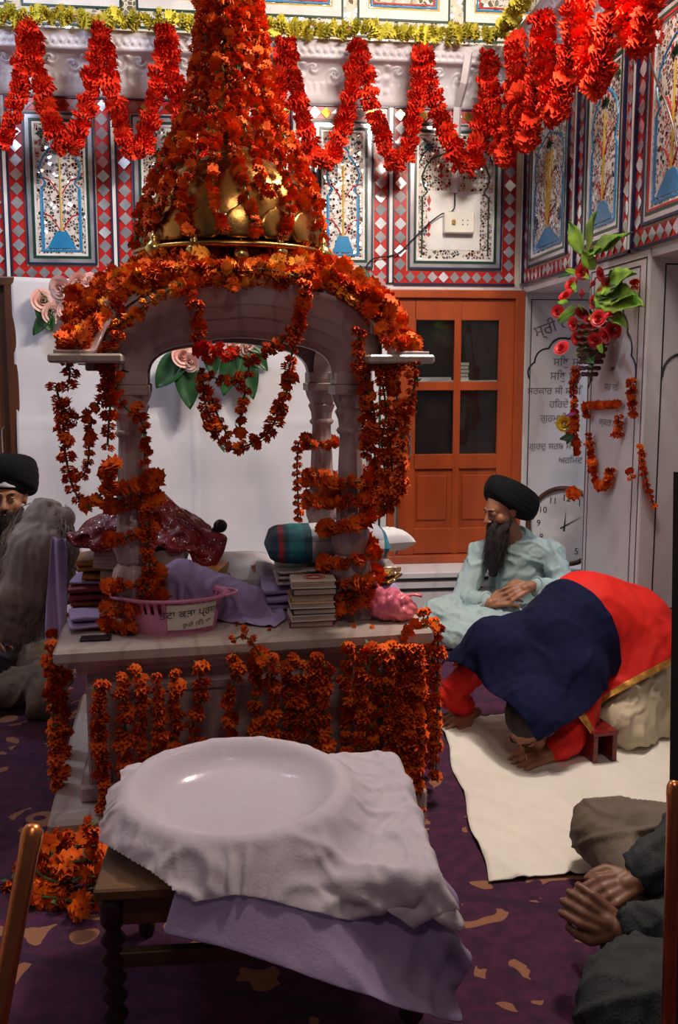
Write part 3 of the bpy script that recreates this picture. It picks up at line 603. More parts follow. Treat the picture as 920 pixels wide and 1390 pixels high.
pb = MB(); [bb(pb, X(622), X(636-(i % 2)), Z(516-i*5), Z(512-i*5), 5.264, 5.287, bev=0) for i in range(5)]
pb.build('book_pile', M['paper'], None, 'small pile of pale books behind the upper right pane of the orange door', 'books')
hd = MB(); hd.tube([(X(555), 5.232, Z(620)), (X(555), 5.205, Z(616)), (X(555), 5.205, Z(590)), (X(555), 5.232, Z(586))], .008, 8); hd.build('door_handle', M['steel'], lf)
ps = MB(); bb(ps, X(503), X(523), .24, dz1, 5.2, 5.3); bb(ps, X(512), X(515), .24, dz1-.02, 5.196, 5.3, 1, 0); ps.build('trim_4', [M['marble_wall'], M['green_line']], kind='structure')
ps = MB(); bb(ps, X(707), X(713), .24, dz1-.03, 5.26, 5.3); ps.build('trim_5', [M['white_tile']], kind='structure')
D2 = door('door_2', -2.3, pY(27, 500, 5.25)[0], .24, 1.93, 5.3, False, 0)
l2 = MB(); xr2 = pY(27, 500, 5.25)[0]-.06; bb(l2, -2.25, xr2, .29, 1.88, 5.25, 5.28); bb(l2, xr2-.14, xr2-.05, .4, 1.75, 5.235, 5.26, bev=.008); bb(l2, xr2-.3, xr2-.2, .4, 1.75, 5.235, 5.26, bev=.008); l2b = l2.build('door_leaf', M['brown_wood'], D2)
p = pY(4, 600, 5.2); h = MB(); h.tube([(p[0], 5.235, p[2]-.07), (p[0], 5.2, p[2]-.06), (p[0], 5.2, p[2]+.07), (p[0], 5.235, p[2]+.08)], .007, 8); h.build('door_handle', M['steel'], l2b)
# -- wall things
def switch_board():
    a, b = pY(600, 318, YB), pY(641, 290, YB); t = thing('switch_board', 'cream plug socket and switch board on the mirror-work wall right of the garlanded dome', 'switch', ((a[0]+b[0])/2, YB-.01, a[2]))
    m = MB(); bb(m, a[0], b[0], a[2], b[2], YB-.055, YB-.012, bev=.006); m.build('housing', M['switch_white'], t)
    m = MB(); cx = a[0]+.055; cz = (a[2]+b[2])/2; bb(m, cx-.011, cx+.011, cz-.014, cz+.014, YB-.064, YB-.054); m.build('rocker_switch', M['brass'], t)
    m = MB(); 
    for dx in (.11, .14):
        for dz in (-.012, .012): m.lathe([(.004, 0), (.004, .002)], 8, (0, 0, 0), T=Matrix.Translation((a[0]+dx, YB-.054, cz+dz)) @ Matrix.Rotation(pi/2, 4, 'X'))
    m.build('socket_hole', M['ink'], t)
switch_board()
m = MB(); q = lambda x, y, d: pY(x, y, YB-d)
P = [q(637, 70, .2), q(630, 112, .15), q(621, 145, .03), q(619, 200, .015), q(617, 262, .015)]
m.tube([P[0], P[1], P[2], P[3], P[4]], .026, 4); m.build('cable_trunking', M['white_plaster'], None, 'white cable trunking coming down the cornice to the socket board', 'cable')
m = MB(); P = [q(617, 262, .02), q(616, 285, .04), q(600, 290, .035), q(580, 305, .03), q(560, 325, .03), q(538, 345, .03), q(505, 352, .03), q(492, 372, .04)]
m.tube(crom(P, .03), .004, 6); m.build('electric_wire', M['ink'], None, 'thin dark wire curving left from the socket board', 'wire')
m = MB(); P = [pX(x, y, XR-.06) for x, y in ((868, -20), (872, 30), (886, 95), (900, 130), (912, 165), (919, 200))]; m.tube(crom(P, .03), .004, 6); m.build('electric_wire', M['brown_wood'], None, 'thin brown wire hanging down over the right mirror-work wall', 'wire')
# clock standing on the step behind the pillar
c = J(768, .49, 5.02); t = thing('wall_clock', 'round white clock with a brown rim half hidden behind the marble pillar', 'clock', (c[0], c[1], .24))
Rz = Matrix.Translation(c) @ Matrix.Rotation(-.75, 4, 'Z') @ Matrix.Rotation(pi/2-.08, 4, 'X')
m = MB(); m.lathe([(.225, 0), (.235, .01), (.24, .025), (.235, .04), (.222, .046), (.212, .04)], 48, T=Rz, ends=False); m.build('rim', M['brown_wood'], t, smooth=True)
m = MB(); m.lathe([(.22, .01), (.214, .02), (.0001, .02)], 48, T=Rz, ends=False); m.build('dial', M['white_tile'], t)
m = MB()
for hh in range(1, 13):
    a = pi/2-hh*pi/6
    F2 = lambda u, v, d: tuple(Rz @ Vector((u, v, .021+d))); vs, fs = text_mesh(str(hh), .055, F2, (.165*math.cos(a), .165*math.sin(a)), d=.001); m.add(vs, fs)
for a, L, wd in ((pi/2-.05, .1, .006), (pi/2-1.0, .15, .004)): m.add([tuple(Rz @ Vector(v)) for v in ((-math.sin(a)*wd-.03*math.cos(a), math.cos(a)*wd-.03*math.sin(a), .025), (math.sin(a)*wd-.03*math.cos(a), -math.cos(a)*wd-.03*math.sin(a), .025), (L*math.cos(a), L*math.sin(a), .025))], [(0, 1, 2)])
m.build('numerals_and_hands', M['ink'], t)
# -- white drape on the back wall
nu, nv = 120, 60; P = np.zeros((nu, nv, 3)); xa, xb = pY(14, 380, 5.2)[0], pY(492, 390, 5.2)[0]
for i in range(nu):
    for j in range(nv):
        u = i/(nu-1); v = j/(nv-1); x = xa+(xb-xa)*u; z = 1.93-(1.93-.26)*v-.008*abs(math.sin(u*9))*(1-v); wv = .012*math.sin(u*34+2*math.sin(v*3))*(.3+.7*v)+.03*noise.noise(Vector((x*2.2, z*2.6, 1)))+.01*noise.noise(Vector((x*7, z*3, 4)))
        crease = .01*math.exp(-((x+.28)/.012)**2)+.008*math.exp(-((z-1.1)/.01)**2)
        P[i, j] = (x, 5.235-.02-max(-.012, wv)-crease, z)
m = MB(); m.grid(P); m.build('white_drape', M['white_cloth'], None, 'large white cloth hung across the back wall behind the shrine', 'drape', smooth=True, solid=.003)
# ================================================================ marble shrine
SA = math.radians(4.84); SCx, SCy = -.023, 3.06
def S(x, y, z): return np.array([SCx+x*math.cos(SA)-y*math.sin(SA), SCy+x*math.sin(SA)+y*math.cos(SA), z])
ST = Matrix.Translation((SCx, SCy, 0)) @ Matrix.Rotation(SA, 4, 'Z')
shr = thing('marble_shrine', 'carved marble canopy shrine with golden dome on a broad marble pedestal, hung with marigolds', 'shrine', (SCx, SCy, 0))
m = MB(); m.box((-.03, 0, .055), (.57, .53, .055), T=ST, bev=.012); m.build('plinth', M['marble_slab'], shr, smooth=False)
m = MB(); m.box((0, 0, .31), (.49, .4, .2), T=ST, bev=.004); m.box((0, 0, .135), (.515, .425, .025), T=ST, bev=.006); m.box((0, 0, .525), (.515, .425, .016), T=ST, bev=.006); m.box((0, 0, .545), (.54, .445, .01), T=ST, bev=.004)
for s in (-1, 1): m.box((s*.455, -.4, .31), (.03, .012, .155), T=ST, bev=.003); m.box((0, -.4, .31+s*.14), (.42, .008, .014), T=ST, bev=.003)
m.build('pedestal', M['marble_shrine'], shr)
m = MB(); m.box((0, 0, .577), (.574, .47, .023), T=ST, bev=.01); m.build('table_slab', M['marble_slab'], shr)
# columns
def column(lx, ly):
    m = MB(); T = ST @ Matrix.Translation((lx, ly, 0)); m.box((0, 0, .625), (.058, .058, .025), T=T, bev=.004)
    m.lathe([(.055, .65), (.06, .66), (.06, .68), (.05, .69), (.062, .72), (.068, .755), (.06, .79), (.046, .81)], 32, T=T, flute=.06, nfl=8)
    b = m.build('column', M['marble_shrine'], shr, smooth=True)
    m = MB(); m.lathe([(.046, .81), (.05, .82), (.05, .83), (.058, .85), (.06, .88), (.053, .905), (.045, .92), (.05, .93)]+[(.046-.012*t, .93+.27*t) for t in np.linspace(0, 1, 6)]+[(.04, 1.205), (.045, 1.215), (.038, 1.225)], 32, T=T, flute=.07, nfl=10); m.build('shaft', M['marble_shrine'], b, smooth=True)
    m = MB(); m.lathe([(.036, 1.22), (.04, 1.25), (.05, 1.275), (.043, 1.285), (.055, 1.31), (.06, 1.33)], 32, T=T, flute=.04, nfl=8); m.box((0, 0, 1.345), (.062, .062, .015), T=T, bev=.003); m.box((0, 0, 1.38), (.055, .055, .02), T=T, bev=.003); m.build('capital', M['marble_shrine'], b)
CX, CYl = .345, .27
for lx in (-CX, CX):
    for ly in (-CYl, CYl): column(lx, ly)
# cusped arches: nested mouldings between an outer scalloped rim and an inner ogee
def arch(axis, sgn, half, off, name='arch'):
    n = 60; m = MB()
    def outer(t):  # t in -1..1
        a = (t+1)/2*pi; k = abs(math.sin((t+1)/2*pi*4.5)); return (-math.cos(a)*(half+.075), 1.44+.235*math.sin(a)**.85+.012*k)
    def inner(t):
        a = (t+1)/2*pi; return (-math.cos(a)*(half-.055), 1.375+.125*math.sin(a)**.7+.006*abs(math.sin((t+1)/2*pi*3)))
    ks = [(0, .0), (.0, .055), (.03, .066), (.09, .066), (.12, .056), (.42, .05), (.45, .04), (.62, .036), (.66, .022), (.84, .016), (.88, .0), (1.0, -.006), (1.0, -.06)]
    P = np.zeros((n+1, len(ks), 3))
    for i in range(n+1):
        t = -1+2*i/n; o = np.array(outer(t)); q = np.array(inner(t))
        for j, (k, d) in enumerate(ks):
            u, z = o+(q-o)*k; 
            P[i, j] = S(u, sgn*(off+d), z) if axis == 'x' else S(sgn*(off+d), u, z)
    m.grid(P)
    B = P.copy()  # back face closes the solid
    P2 = np.zeros((n+1, 2, 3)); P2[:, 0] = P[:, 0]; P2[:, 1] = P[:, -1]; 
    for i in range(n+1):
        t = -1+2*i/n; o = outer(t); q = inner(t)
        for j, (u, z) in enumerate((o, q)): P2[i, j] = S(u, sgn*(off-.06 if j else off), z) if axis == 'x' else S(sgn*(off-.06 if j else off), u, z)
    m.grid(P2); return m.build(name, M['marble_shrine'], shr, smooth=True)
arch('x', -1, CX, CYl+.02); arch('x', 1, CX, CYl+.02); arch('y', -1, CYl, CX+.02); arch('y', 1, CYl, CX+.02)
# eave slabs at the four corners and the swelling roof
EX, EY = .535, .5
def roofz(x, y, lift=0):
    ax, ay = abs(x)/EX, abs(y)/EY; r = min(1, (ax**5+ay**5)**.2); z = 1.455+.33*(1-r**2.0)**.8
    bump = .13*max(0, 1-(x/.42)**2)**.7*min(1, max(0, (ay-.35)/.2))*(r > .3)+.13*max(0, 1-(y/.35)**2)**.7*min(1, max(0, (ax-.35)/.2))*(r > .3)
    return min(1.8, max(z, 1.455+bump*1.35))+lift
def inset(x, y):   # the middle of each side steps back behind its arch
    if abs(x)/EX <= abs(y)/EY: k = max(0, 1-(x/.44)**6); lim = EY-k*.16; return x, math.copysign(min(abs(y), lim), y)
    k = max(0, 1-(y/.36)**6); lim = EX-k*.12; return math.copysign(min(abs(x), lim), x), y
g = 48; P = np.zeros((g+1, g+1, 3))
for i in range(g+1):
    for j in range(g+1):
        x, y = -EX+2*EX*i/g, -EY+2*EY*j/g; x, y = inset(x, y); P[i, j] = S(x, y, roofz(x, y))
m = MB(); m.grid(P); m.build('roof', M['marble_shrine'], shr, smooth=True, solid=.012)
for sx in (-1, 1):
    for sy in (-1, 1):
        m = MB(); m.box((sx*(EX-.085), sy*(EY-.085), 1.438), (.1, .1, .013), T=ST, bev=.006); m.box((sx*(EX-.125), sy*(EY-.14), 1.415), (.05, .05, .012), T=ST, bev=.004); m.build('corner_eave', M['marble_slab'], shr)
        m = MB(); m.box((sx*.395, sy*.38, 1.56), (.012, .012, .045), T=ST, bev=.002); m.build('roof_post', M['marble_slab'], shr)
# dome
DT = ST @ Matrix.Translation((0, 0, 1.775)); m = MB()
m.lathe([(.33, 0), (.335, .012), (.31, .02), (.27, .03), (.255, .045), (.28, .055)]+[(.285*math.cos(a)**.8, .06+.27*math.sin(a)) for a in np.linspace(.12, 1.38, 18)]+[(.06, .335), (.08, .35), (.04, .365)], 64, T=DT, flute=.0); dome = m.build('dome', M['gold'], shr, smooth=True)
m = MB()
for k in range(16):
    a = 2*pi*k/16; 
    for h0, ww, hh in ((.03, .062, .1),):
        G = np.zeros((9, 7, 3))
        for i in range(9):
            for j in range(7):
                t = i/8; s = (j/6-.5)*2; aa = a+s*ww/.29*math.sin(pi*(.18+.82*t))**.8; rr = .293*math.cos(max(0, (h0+hh*t-.06))/.29*1.1)+.002+.006*(1-s*s)*(1-t); v = DT @ Vector((rr*math.cos(aa), rr*math.sin(aa), h0+hh*t)); G[i, j] = v
        m.grid(G)
m.build('lotus_petals', M['gold'], dome, smooth=True, solid=.002)
m = MB(); m.lathe([(.03, .36), (.07, .39), (.08, .42), (.05, .45), (.03, .47), (.06, .5), (.075, .53), (.05, .57), (.025, .6), (.045, .64), (.05, .67), (.03, .71), (.018, .75), (.03, .8), (.02, .85), (.012, .95), (.003, 1.15)], 32, T=DT); m.build('finial', M['gold'], dome, smooth=True)
for k, (lx, ly) in enumerate(((-.26, -.2), (-.14, -.28), (0, -.3), (.12, -.28), (.27, -.2))):
    z = roofz(lx, ly); m = MB(); m.lathe([(.018, -.01), (.02, .0), (.014, .01), (.026, .025), (.028, .04), (.018, .055), (.01, .06), (.014, .068), (.008, .076), (.001, .09)], 20, T=ST @ Matrix.Translation((lx, ly, z+.03))); m.build('small_finial', M['brass'], shr, smooth=True)
# ================================================================ marigolds
GR = 'marigold strings laid over the canopy roof'
NR = 92
for k in range(NR):
    a = 2*pi*(k+.5)/NR+rng.normal(0, .03); ca, sa = math.cos(a), math.sin(a); rm = 1/((abs(ca)/EX)**5+(abs(sa)/EY)**5)**.2; pts = []
    for t in np.linspace(.27, 1.01*rm, 9):
        x, y = inset(ca*t, sa*t); jx = rng.normal(0, .012); x0, y0 = x+jx, y+rng.normal(0, .012)
        pts.append(S(x0, y0, roofz(max(-EX, min(EX, x0)), max(-EY, min(EY, y0)), .022+.012*rng.random())))
    fr = sa < 0; garland(pts, 'marigold string lying down the canopy roof, tightly packed among its neighbours', r=.025, step=.0245, group=GR, string=(fr and k % 5 == 0), m='marigold_gold' if k % 3 == 0 else 'marigold', jit=.45, wob=.8)
for k in range(46):   # strands crossing the slope, seen from the front
    tt = .36+.62*rng.random(); a0 = -pi*(1.12-1.24*((k+.5)/46)); pts = []
    for q in np.linspace(-.16, .16, 5):
        a = a0+q; ca, sa = math.cos(a), math.sin(a); rm = 1/((abs(ca)/EX)**5+(abs(sa)/EY)**5)**.2; x, y = inset(ca*rm*tt, sa*rm*tt); pts.append(S(x, y, roofz(x, y, .04+.015*rng.random())))
    garland(pts, 'short marigold string thrown crosswise on the canopy roof', r=.026, step=.026, group='marigold strings thrown across the roof', string=False, m='marigold_gold' if k % 4 == 0 else 'marigold', jit=.45, wob=.8)
for k in range(10):   # cross strands along the eaves
    s = [(-1, -1), (1, -1), (1, 1), (-1, 1)]
    pts = []; q = [(-.5, -.47), (-.47, -.42), (-.42, -.32), (.5, -.47), (.47, -.42), (.42, -.32), (-.5, -.2), (.5, -.2), (-.5, .3), (.5, .3)][k]
    for t in np.linspace(-1, 1, 7):
        x, y = (q[0]+t*.06, q[1]+t*.03*math.copysign(1, q[0])) if k < 6 else (q[0], q[1]+t*.2)
        x = max(-EX+.005, min(EX-.005, x)); y = max(-EY+.005, min(EY-.005, y)); pts.append(S(x, y, roofz(x, y, .03)))
    garland(pts, 'short marigold string heaped on the eave edge of the canopy roof', r=.024, step=.024, group='marigold strings on the eave edge', string=False, jit=.4, wob=.8)
# the spire strings falling from above onto the dome
prof2 = [(.068, 2.98), (.075, 2.86), (.085, 2.7), (.098, 2.55), (.112, 2.42), (.135, 2.3), (.17, 2.2), (.215, 2.12), (.262, 2.03), (.298, 1.94), (.312, 1.87), (.325, 1.82)]
NS = 24
for k in range(NS):
    a = 2*pi*k/NS+rng.normal(0, .05); pts = []; low = rng.integers(0, 3)
    for i, (r, z) in enumerate(prof2[:len(prof2)-(low if k % 2 else 0)]):
        aa = a+.1*math.sin(i*.8+k); pts.append(S(r*math.cos(aa)+.0, r*math.sin(aa), z))
    garland(pts, 'marigold string falling from the tip of the spire over the golden dome', r=.019, step=.022, group='marigold strings on the spire', string=(k >= 9), jit=.25, wob=.6)
pts = [S(.06*math.cos(t)*(1+.5*t/30), .06*math.sin(t)*(1+.5*t/30), 2.98-.55*t/40) for t in np.linspace(0, 40, 120)]
garland(pts, 'marigold string wound around the top of the spire', r=.022, step=.03, string=False, jit=.5, wob=.8)
def GP(pts, label, **k): return garland([pY(x, y, Y) for x, y, Y in pts], label, **k)
def W_(l, Y): return [(x, y, Y) for x, y in l]
# hanging from the left eave
GP(W_([(90, 488), (95, 505), (93, 522)], 2.57), 'very short marigold tassel under the left eave corner')
GP(W_([(76, 525), (84, 560), (88, 610), (97, 655), (112, 682), (132, 676), (150, 655), (152, 630)], 2.58), 'marigold loop hanging lowest from the left eave corner')
GP(W_([(152, 505), (140, 535), (122, 560), (100, 568), (82, 548)], 2.6), 'marigold swag under the left eave, the upper of two loops')
GP(W_([(124, 572), (121, 600), (119, 632), (108, 652), (100, 640)], 2.63), 'thin marigold string hanging inside the loops of the left eave', r=.017, step=.022)
GP(W_([(128, 470), (140, 492), (150, 530), (148, 570), (146, 605)], 2.6), 'marigold string down the outer side of the left front column')
GP(W_([(182, 555), (196, 580), (198, 600), (196, 625)], 2.66), 'marigold string on the inner side of the left front column near its capital')
GP(W_([(160, 455), (150, 468), (145, 495), (160, 512)], 2.58), 'marigold string bunched in front of the left capital', r=.026, step=.03)
GP(W_([(158, 515), (160, 540), (178, 560)], 2.63), 'small marigold string crossing the left front capital', r=.018)
def wrap(lx, ly, z0, z1, turns, r, label, rr=.025, ph=0, **k):
    n = int(12*turns)+2; garland([S(lx+(r+.008*math.sin(i*2.3))*math.cos(ph+2*pi*turns*i/n), ly+(r+.008*math.sin(i*2.3))*math.sin(ph+2*pi*turns*i/n), z0+(z1-z0)*i/n) for i in range(n+1)], label, r=rr, step=.027, **k)
wrap(-CX, -CYl, .99, 1.1, 2.0, .072, 'marigold string wound round the middle of the left front column', ph=3.2)
wrap(-CX, -CYl, .87, .98, 1.0, .075, 'marigold string wound below the middle band of the left front column', ph=2.6, rr=.022)
wrap(-CX, -CYl, .67, .79, 1.8, .078, 'marigold string piled round the foot of the left front column', ph=2.9, rr=.026)
wrap(-CX-.01, -CYl+.01, .625, .65, .9, .085, 'marigold string lying on the slab at the foot of the left front column', ph=3.2, rr=.022)
GP(W_([(200, 690), (201, 730), (203, 770), (198, 800)], 2.69), 'marigold string down the right side of the left front column base')
wrap(CX, -CYl, .66, 1.02, 3.0, .078, 'marigold string spiralling up the lower half of the right front column', ph=3.4, rr=.026)
wrap(CX, -CYl, .64, .78, 2.0, .085, 'marigold string piled round the foot of the right front column', ph=3.0, rr=.024)
wrap(CX, -CYl, .98, 1.08, 1.7, .074, 'marigold string wound round the middle of the right front column', ph=3.0)
wrap(CX, CYl, 1.12, 1.15, 1.1, .06, 'marigold ring near the top of the back right column', ph=2.9, rr=.02)
wrap(CX, CYl, .98, 1.02, 1.3, .062, 'marigold ring round the middle of the back right column', ph=3, rr=.022)
wrap(CX, CYl, .9, .93, 1.2, .062, 'marigold ring low on the back right column', ph=3, rr=.022)
GP(W_([(405, 600), (403, 640), (405, 690), (404, 705)], 3.25), 'thin marigold string down the left side of the back right column', r=.018)
# right eave
GP(W_([(487, 452), (486, 480), (490, 510), (497, 550), (500, 590), (497, 620)], 2.66), 'marigold string down the face of the right front column')
GP(W_([(503, 590), (508, 560), (500, 530), (492, 500)], 2.64), 'marigold string doubled beside the right front capital', r=.023)
GP(W_([(515, 495), (528, 520), (535, 500), (540, 492)], 2.62), 'thick marigold bunch just under the right eave', r=.03)
GP(W_([(562, 492), (563, 520), (555, 550), (548, 585), (545, 625), (540, 660), (530, 688), (515, 690)], 2.6), 'outermost marigold string hanging from the right eave corner')
GP(W_([(519, 520), (524, 560), (518, 600), (522, 640), (521, 680), (520, 692)], 2.62), 'marigold string hanging straight under the right eave, left of the outermost')
GP(W_([(535, 520), (540, 560), (530, 600), (532, 640)], 2.64), 'middle marigold string of the three under the right eave', r=.022)
GP(W_([(505, 600), (512, 640), (510, 670)], 2.68), 'marigold string swinging free right of the front column', r=.021)
# in the front arch
YA = 2.66
GP(W_([(258, 385), (264, 405), (272, 425), (268, 445), (272, 470), (283, 482)], YA), 'marigold string falling over the crown of the arch at its left', r=.026)
GP(W_([(415, 385), (412, 415), (402, 445), (396, 480), (392, 505), (388, 535), (378, 560), (365, 585), (342, 602), (318, 608), (298, 600), (288, 575), (278, 545), (275, 515)], YA), 'large marigold loop hanging through the front arch')
GP(W_([(283, 530), (292, 555), (300, 575), (310, 592)], YA+.03), 'second marigold strand inside the left of the arch loop', r=.019)
GP(W_([(272, 505), (290, 512), (308, 518), (325, 512)], YA+.02), 'short level marigold swag under the pink flowers', r=.021)
GP(W_([(322, 480), (338, 490), (356, 482), (372, 470), (385, 462), (396, 448)], YA+.02), 'marigold swag rising to the right inside the arch', r=.022)
GP(W_([(333, 530), (328, 555), (325, 585)], YA+.03), 'short marigold strand in the middle of the arch loop', r=.018)
GP(W_([(338, 490), (337, 508), (325, 522)], YA+.03), 'marigold bunch beside the green leaves in the arch', r=.022)
GP(W_([(270, 470), (285, 478), (298, 472), (310, 482)], YA-.02), 'bright red marigold cluster at the left of the arch opening', r=.03, m='crepe_red', tmpl=POMS)
GP(W_([(245, 385), (205, 408), (176, 432), (148, 448)], 2.62), 'golden marigold string lying along the left shoulder of the arch', m='marigold_gold', r=.022)
GP(W_([(295, 372), (330, 366), (365, 366), (405, 376)], 2.7), 'golden marigold string along the crown of the arch', m='marigold_gold', r=.022)
# rows down the front of the pedestal
LB = 'marigold string on the pedestal front, '
zt = .56
def down(px, y0, dbl, label, z1=.13, dy=-.505, r=.023):
    p = pZ(px, y0, .6); lx = (p[0]-SCx)*math.cos(SA)+(p[1]-SCy)*math.sin(SA)
    top = .6-(y0-858)*.0022; pts = [S(lx+rng.normal(0, .006), dy+.0, top-t*(top-z1)) for t in np.linspace(0, 1, 9)]
    garland(pts, LB+label, r=r, step=.025, jit=.2, wob=.35)
    if dbl: garland([q+np.array([dbl, -.01, -.02]) for q in pts[:]], LB+label+', right of pair', r=r*.95, step=.0235, jit=.2, wob=.35)
for px, y0, dbl, lb in ((128, 902, 0, 'at the left edge'), (163, 896, 0, 'second from the left edge'), (190, 885, .05, 'third group from the left'), (233, 895, 0, 'fourth group from the left'), (270, 885, 0, 'under the middle of the pink basket'), (314, 872, 0, 'under the right rim of the pink basket'),
                       (345, 870, .05, 'below the lilac cloth'), (398, 882, .03, 'below the left edge of the books'), (434, 880, .03, 'below the metal pot'), (470, 868, .045, 'below the right front column'), (512, 870, .04, 'below the pink bag')): down(px, y0, dbl, lb)
GP(W_([(316, 868), (335, 862), (345, 878), (365, 900), (385, 905)], 2.5), 'short marigold swag linking two strings on the slab edge', r=.02)
for i, (px, lb) in enumerate(((545, 'first of the dense right corner bunch'), (558, 'second of the dense right corner bunch'), (570, 'third of the dense right corner bunch'), (582, 'fourth of the dense right corner bunch'))): down(px, 875, .02 if i < 3 else 0, lb, z1=.05, dy=-.5-.012*(i % 2), r=.024)
for i in range(3): garland([S(.6+.01*i, -.42+.09*i, .585-t*.5) for t in np.linspace(0, 1, 8)], 'marigold string hanging on the right side of the pedestal, '+('nearest the corner', 'second from the corner', 'third from the corner')[i], r=.024, step=.03, jit=.3)
for i in range(3): garland([S(-.6, -.3+.12*i, .57-t*.46) for t in np.linspace(0, 1, 8)], 'marigold string in shade on the left side of the pedestal, '+('nearest the corner', 'second from the corner', 'third from the corner')[i], r=.025, step=.03, jit=.3)
GP([(548, 862, 2.62), (560, 852, 2.66), (575, 848, 2.68), (590, 852, 2.66)], 'marigold strand lying on the right front corner of the slab', r=.02)
# heap on the carpet
hc = pZ(125, 1195, .0); k = 0
for rr, zz in ((.17, .025), (.12, .03), (.07, .03), (.13, .065), (.06, .08), (.09, .1)):
    a0 = rng.random()*6; garland([hc+np.array([rr*1.25*math.cos(a0+t), rr*.8*math.sin(a0+t), zz+.01*math.sin(t*5)]) for t in np.linspace(0, 5.6, 14)], 'marigold string coiled in the dark heap on the carpet left of the stool', r=.028, step=.036, group='marigold strings in the floor heap', jit=.5, wob=.9)
GP([(120, 1120, 2.3), (140, 1150, 2.25), (150, 1190, 2.15)], 'marigold strand slipping off the plinth to the heap', r=.025)
# red paper swags and yellow tinsel round the cornice
RC = dict(name='paper_garland', r=.052, step=.018, m='crepe_red', tmpl=CREPE, string=False, jit=.14, wob=.35)
def swag(a, b, bot, label):
    a, b, bot = map(np.array, (a, b, bot)); pts = []
    for t in np.linspace(0, 1, 17):
        s = 1-abs(2*t-1)**1.9; q = a+(b-a)*t; mid = (a+b)/2; q = q+(bot-mid)*s; q[0:2] = q[0:2]+(q[0:2]-bot[0:2])*(-.0); pts.append(q)
    garland(pts, label, **RC)
def onwall(q, X=None): return q
hb = [(-52, 12), (40, 30), (138, 38), (225, 43), (310, 48), (388, 56), (487, 64), (573, 70), (663, 76)]; bots = [(-5, 200), (90, 200), (183, 208), (270, 212), (350, 215), (440, 220), (540, 222), (632, 225)]
names = ['cut by the left frame edge', 'first full one from the left', 'second full one from the left', 'just left of the dome spire', 'just right of the spire behind its strings', 'second right of the spire', 'third right of the spire', 'last one before the room corner']
for i in range(8): swag(pY(*hb[i], 5.03), pY(*hb[i+1], 5.03), pY(*bots[i], 5.06), 'red paper garland looped on the back cornice, '+names[i])
XG = 1.42
hr = [(663, 76, 4.98), (699, 56), (735, 20), (785, -35), (842, -105), (905, -190)]; br = [(685, 215), (715, 196), (755, 155), (808, 120), (868, 62)]
rn = ['tucked in the corner itself', 'first after the corner', 'second after the corner', 'bright third one after the corner', 'largest at the upper right frame edge']
for i in range(5):
    a = pY(663, 76, 5.0) if i == 0 else pX(hr[i][0], hr[i][1], XG); b = pX(hr[i+1][0], hr[i+1][1], XG); swag(a, b, pX(br[i][0], br[i][1], XG+.02), 'red paper garland looped on the right cornice, '+rn[i])
TY = dict(name='tinsel_garland', r=.042, step=.019, m='tinsel_yellow', tmpl=CREPE, string=False, jit=.25, wob=.5)
garland([np.array([x, 5.03+.01*math.sin(x*8), 3.25+.008*math.sin(x*11)]) for x in np.linspace(-1.75, 1.42, 30)], 'yellow tinsel garland running along the top of the back cornice', **TY)
garland([np.array([1.42+.01*math.sin(y*8), y, 3.25+.01*math.sin(y*9)]) for y in np.linspace(5.0, 2.2, 30)], 'yellow tinsel garland running along the top of the right cornice', **TY)
# on the pillar
def PL(l, label, **k): garland([pX(x, y, XR-.03) for x, y in l], label, **{**dict(r=.021, step=.022, jit=.05), **k})
PL([(782, 500), (778, 530), (780, 560), (779, 590), (783, 615)], 'marigold string hanging down the left edge of the marble pillar', r=.024, step=.024)
PL([(776, 575), (772, 595)], 'two marigolds stuck left of the pillar edge string', r=.024, step=.022)
PL([(796, 565), (794, 552), (815, 550), (838, 549)], 'short level marigold string stuck across the pillar writing')
PL([(840, 566), (837, 590)], 'short upright marigold string stuck right of the pillar writing')
PL([(799, 590), (802, 620), (806, 645), (812, 660), (822, 658), (828, 638)], 'hook-shaped marigold string on the pillar below the writing')
PL([(856, 517), (857, 540), (859, 562)], 'marigold string stuck on the right edge of the pillar side')
PL([(776, 668), (782, 672)], 'pair of marigolds above the clock', r=.03, step=.018)
PL([(854, 640), (857, 648)], 'two small marigolds stuck on the pillar corner line', r=.02, step=.018)
PL([(861, 383), (861, 390)], 'small marigold pair high on the pillar beside the leaves', r=.02, step=.018)
garland([pY(x, y, 3.57) for x, y in ((868, 605), (873, 635), (880, 665), (888, 688))], 'thin marigold string hanging on the front face of the pillar', r=.017, step=.024)
# ================================================================ things on and around the slab
ZS = .6
def PS(px, py, z=ZS): return pZ(px, py, z)
I3 = np.eye(3)
def rz(a): c, s = math.cos(a), math.sin(a); return np.array([[c, -s, 0], [s, c, 0], [0, 0, 1.0]])
# pink perforated basket with its pasted paper slip
bc = PS(238, 853); t = thing('plastic_basket', 'oval pink plastic basket with a paper slip written in black, on the slab edge', 'basket', bc)
def oval(a, r, z): return bc+rz(.05)@np.array([r*.158*math.cos(a), r*.1*math.sin(a), z*1.12])
m = MB(); n = 72; rows = [(.0, .004), (.74, .004), (.78, .0), (.8, .012), (.88, .06), (.94, .094), (.96, .1), (1.06, .104), (1.08, .1), (1.07, .096)]
P = np.array([[oval(2*pi*k/n, r, z) for r, z in rows] for k in range(n)]); slots = MB()
for k in range(n):
    k2 = (k+1) % n
    for j in range(len(rows)-1):
        if j == 4 and k % 2 == 0: continue          # open slits in the wall
        m.add([P[k, j], P[k2, j], P[k2, j+1], P[k, j+1]], [(0, 1, 2, 3)])
m.build('basket_wall', M['pink_plastic'], t, solid=.003)
m = MB(); 
for s in (-1, 1):
    pts = [oval(pi*(s < 0)+a, 1.07+.16*math.cos(a*3.3), .1) for a in np.linspace(-.45, .45, 9)]; m.tube(pts, .005, 6)
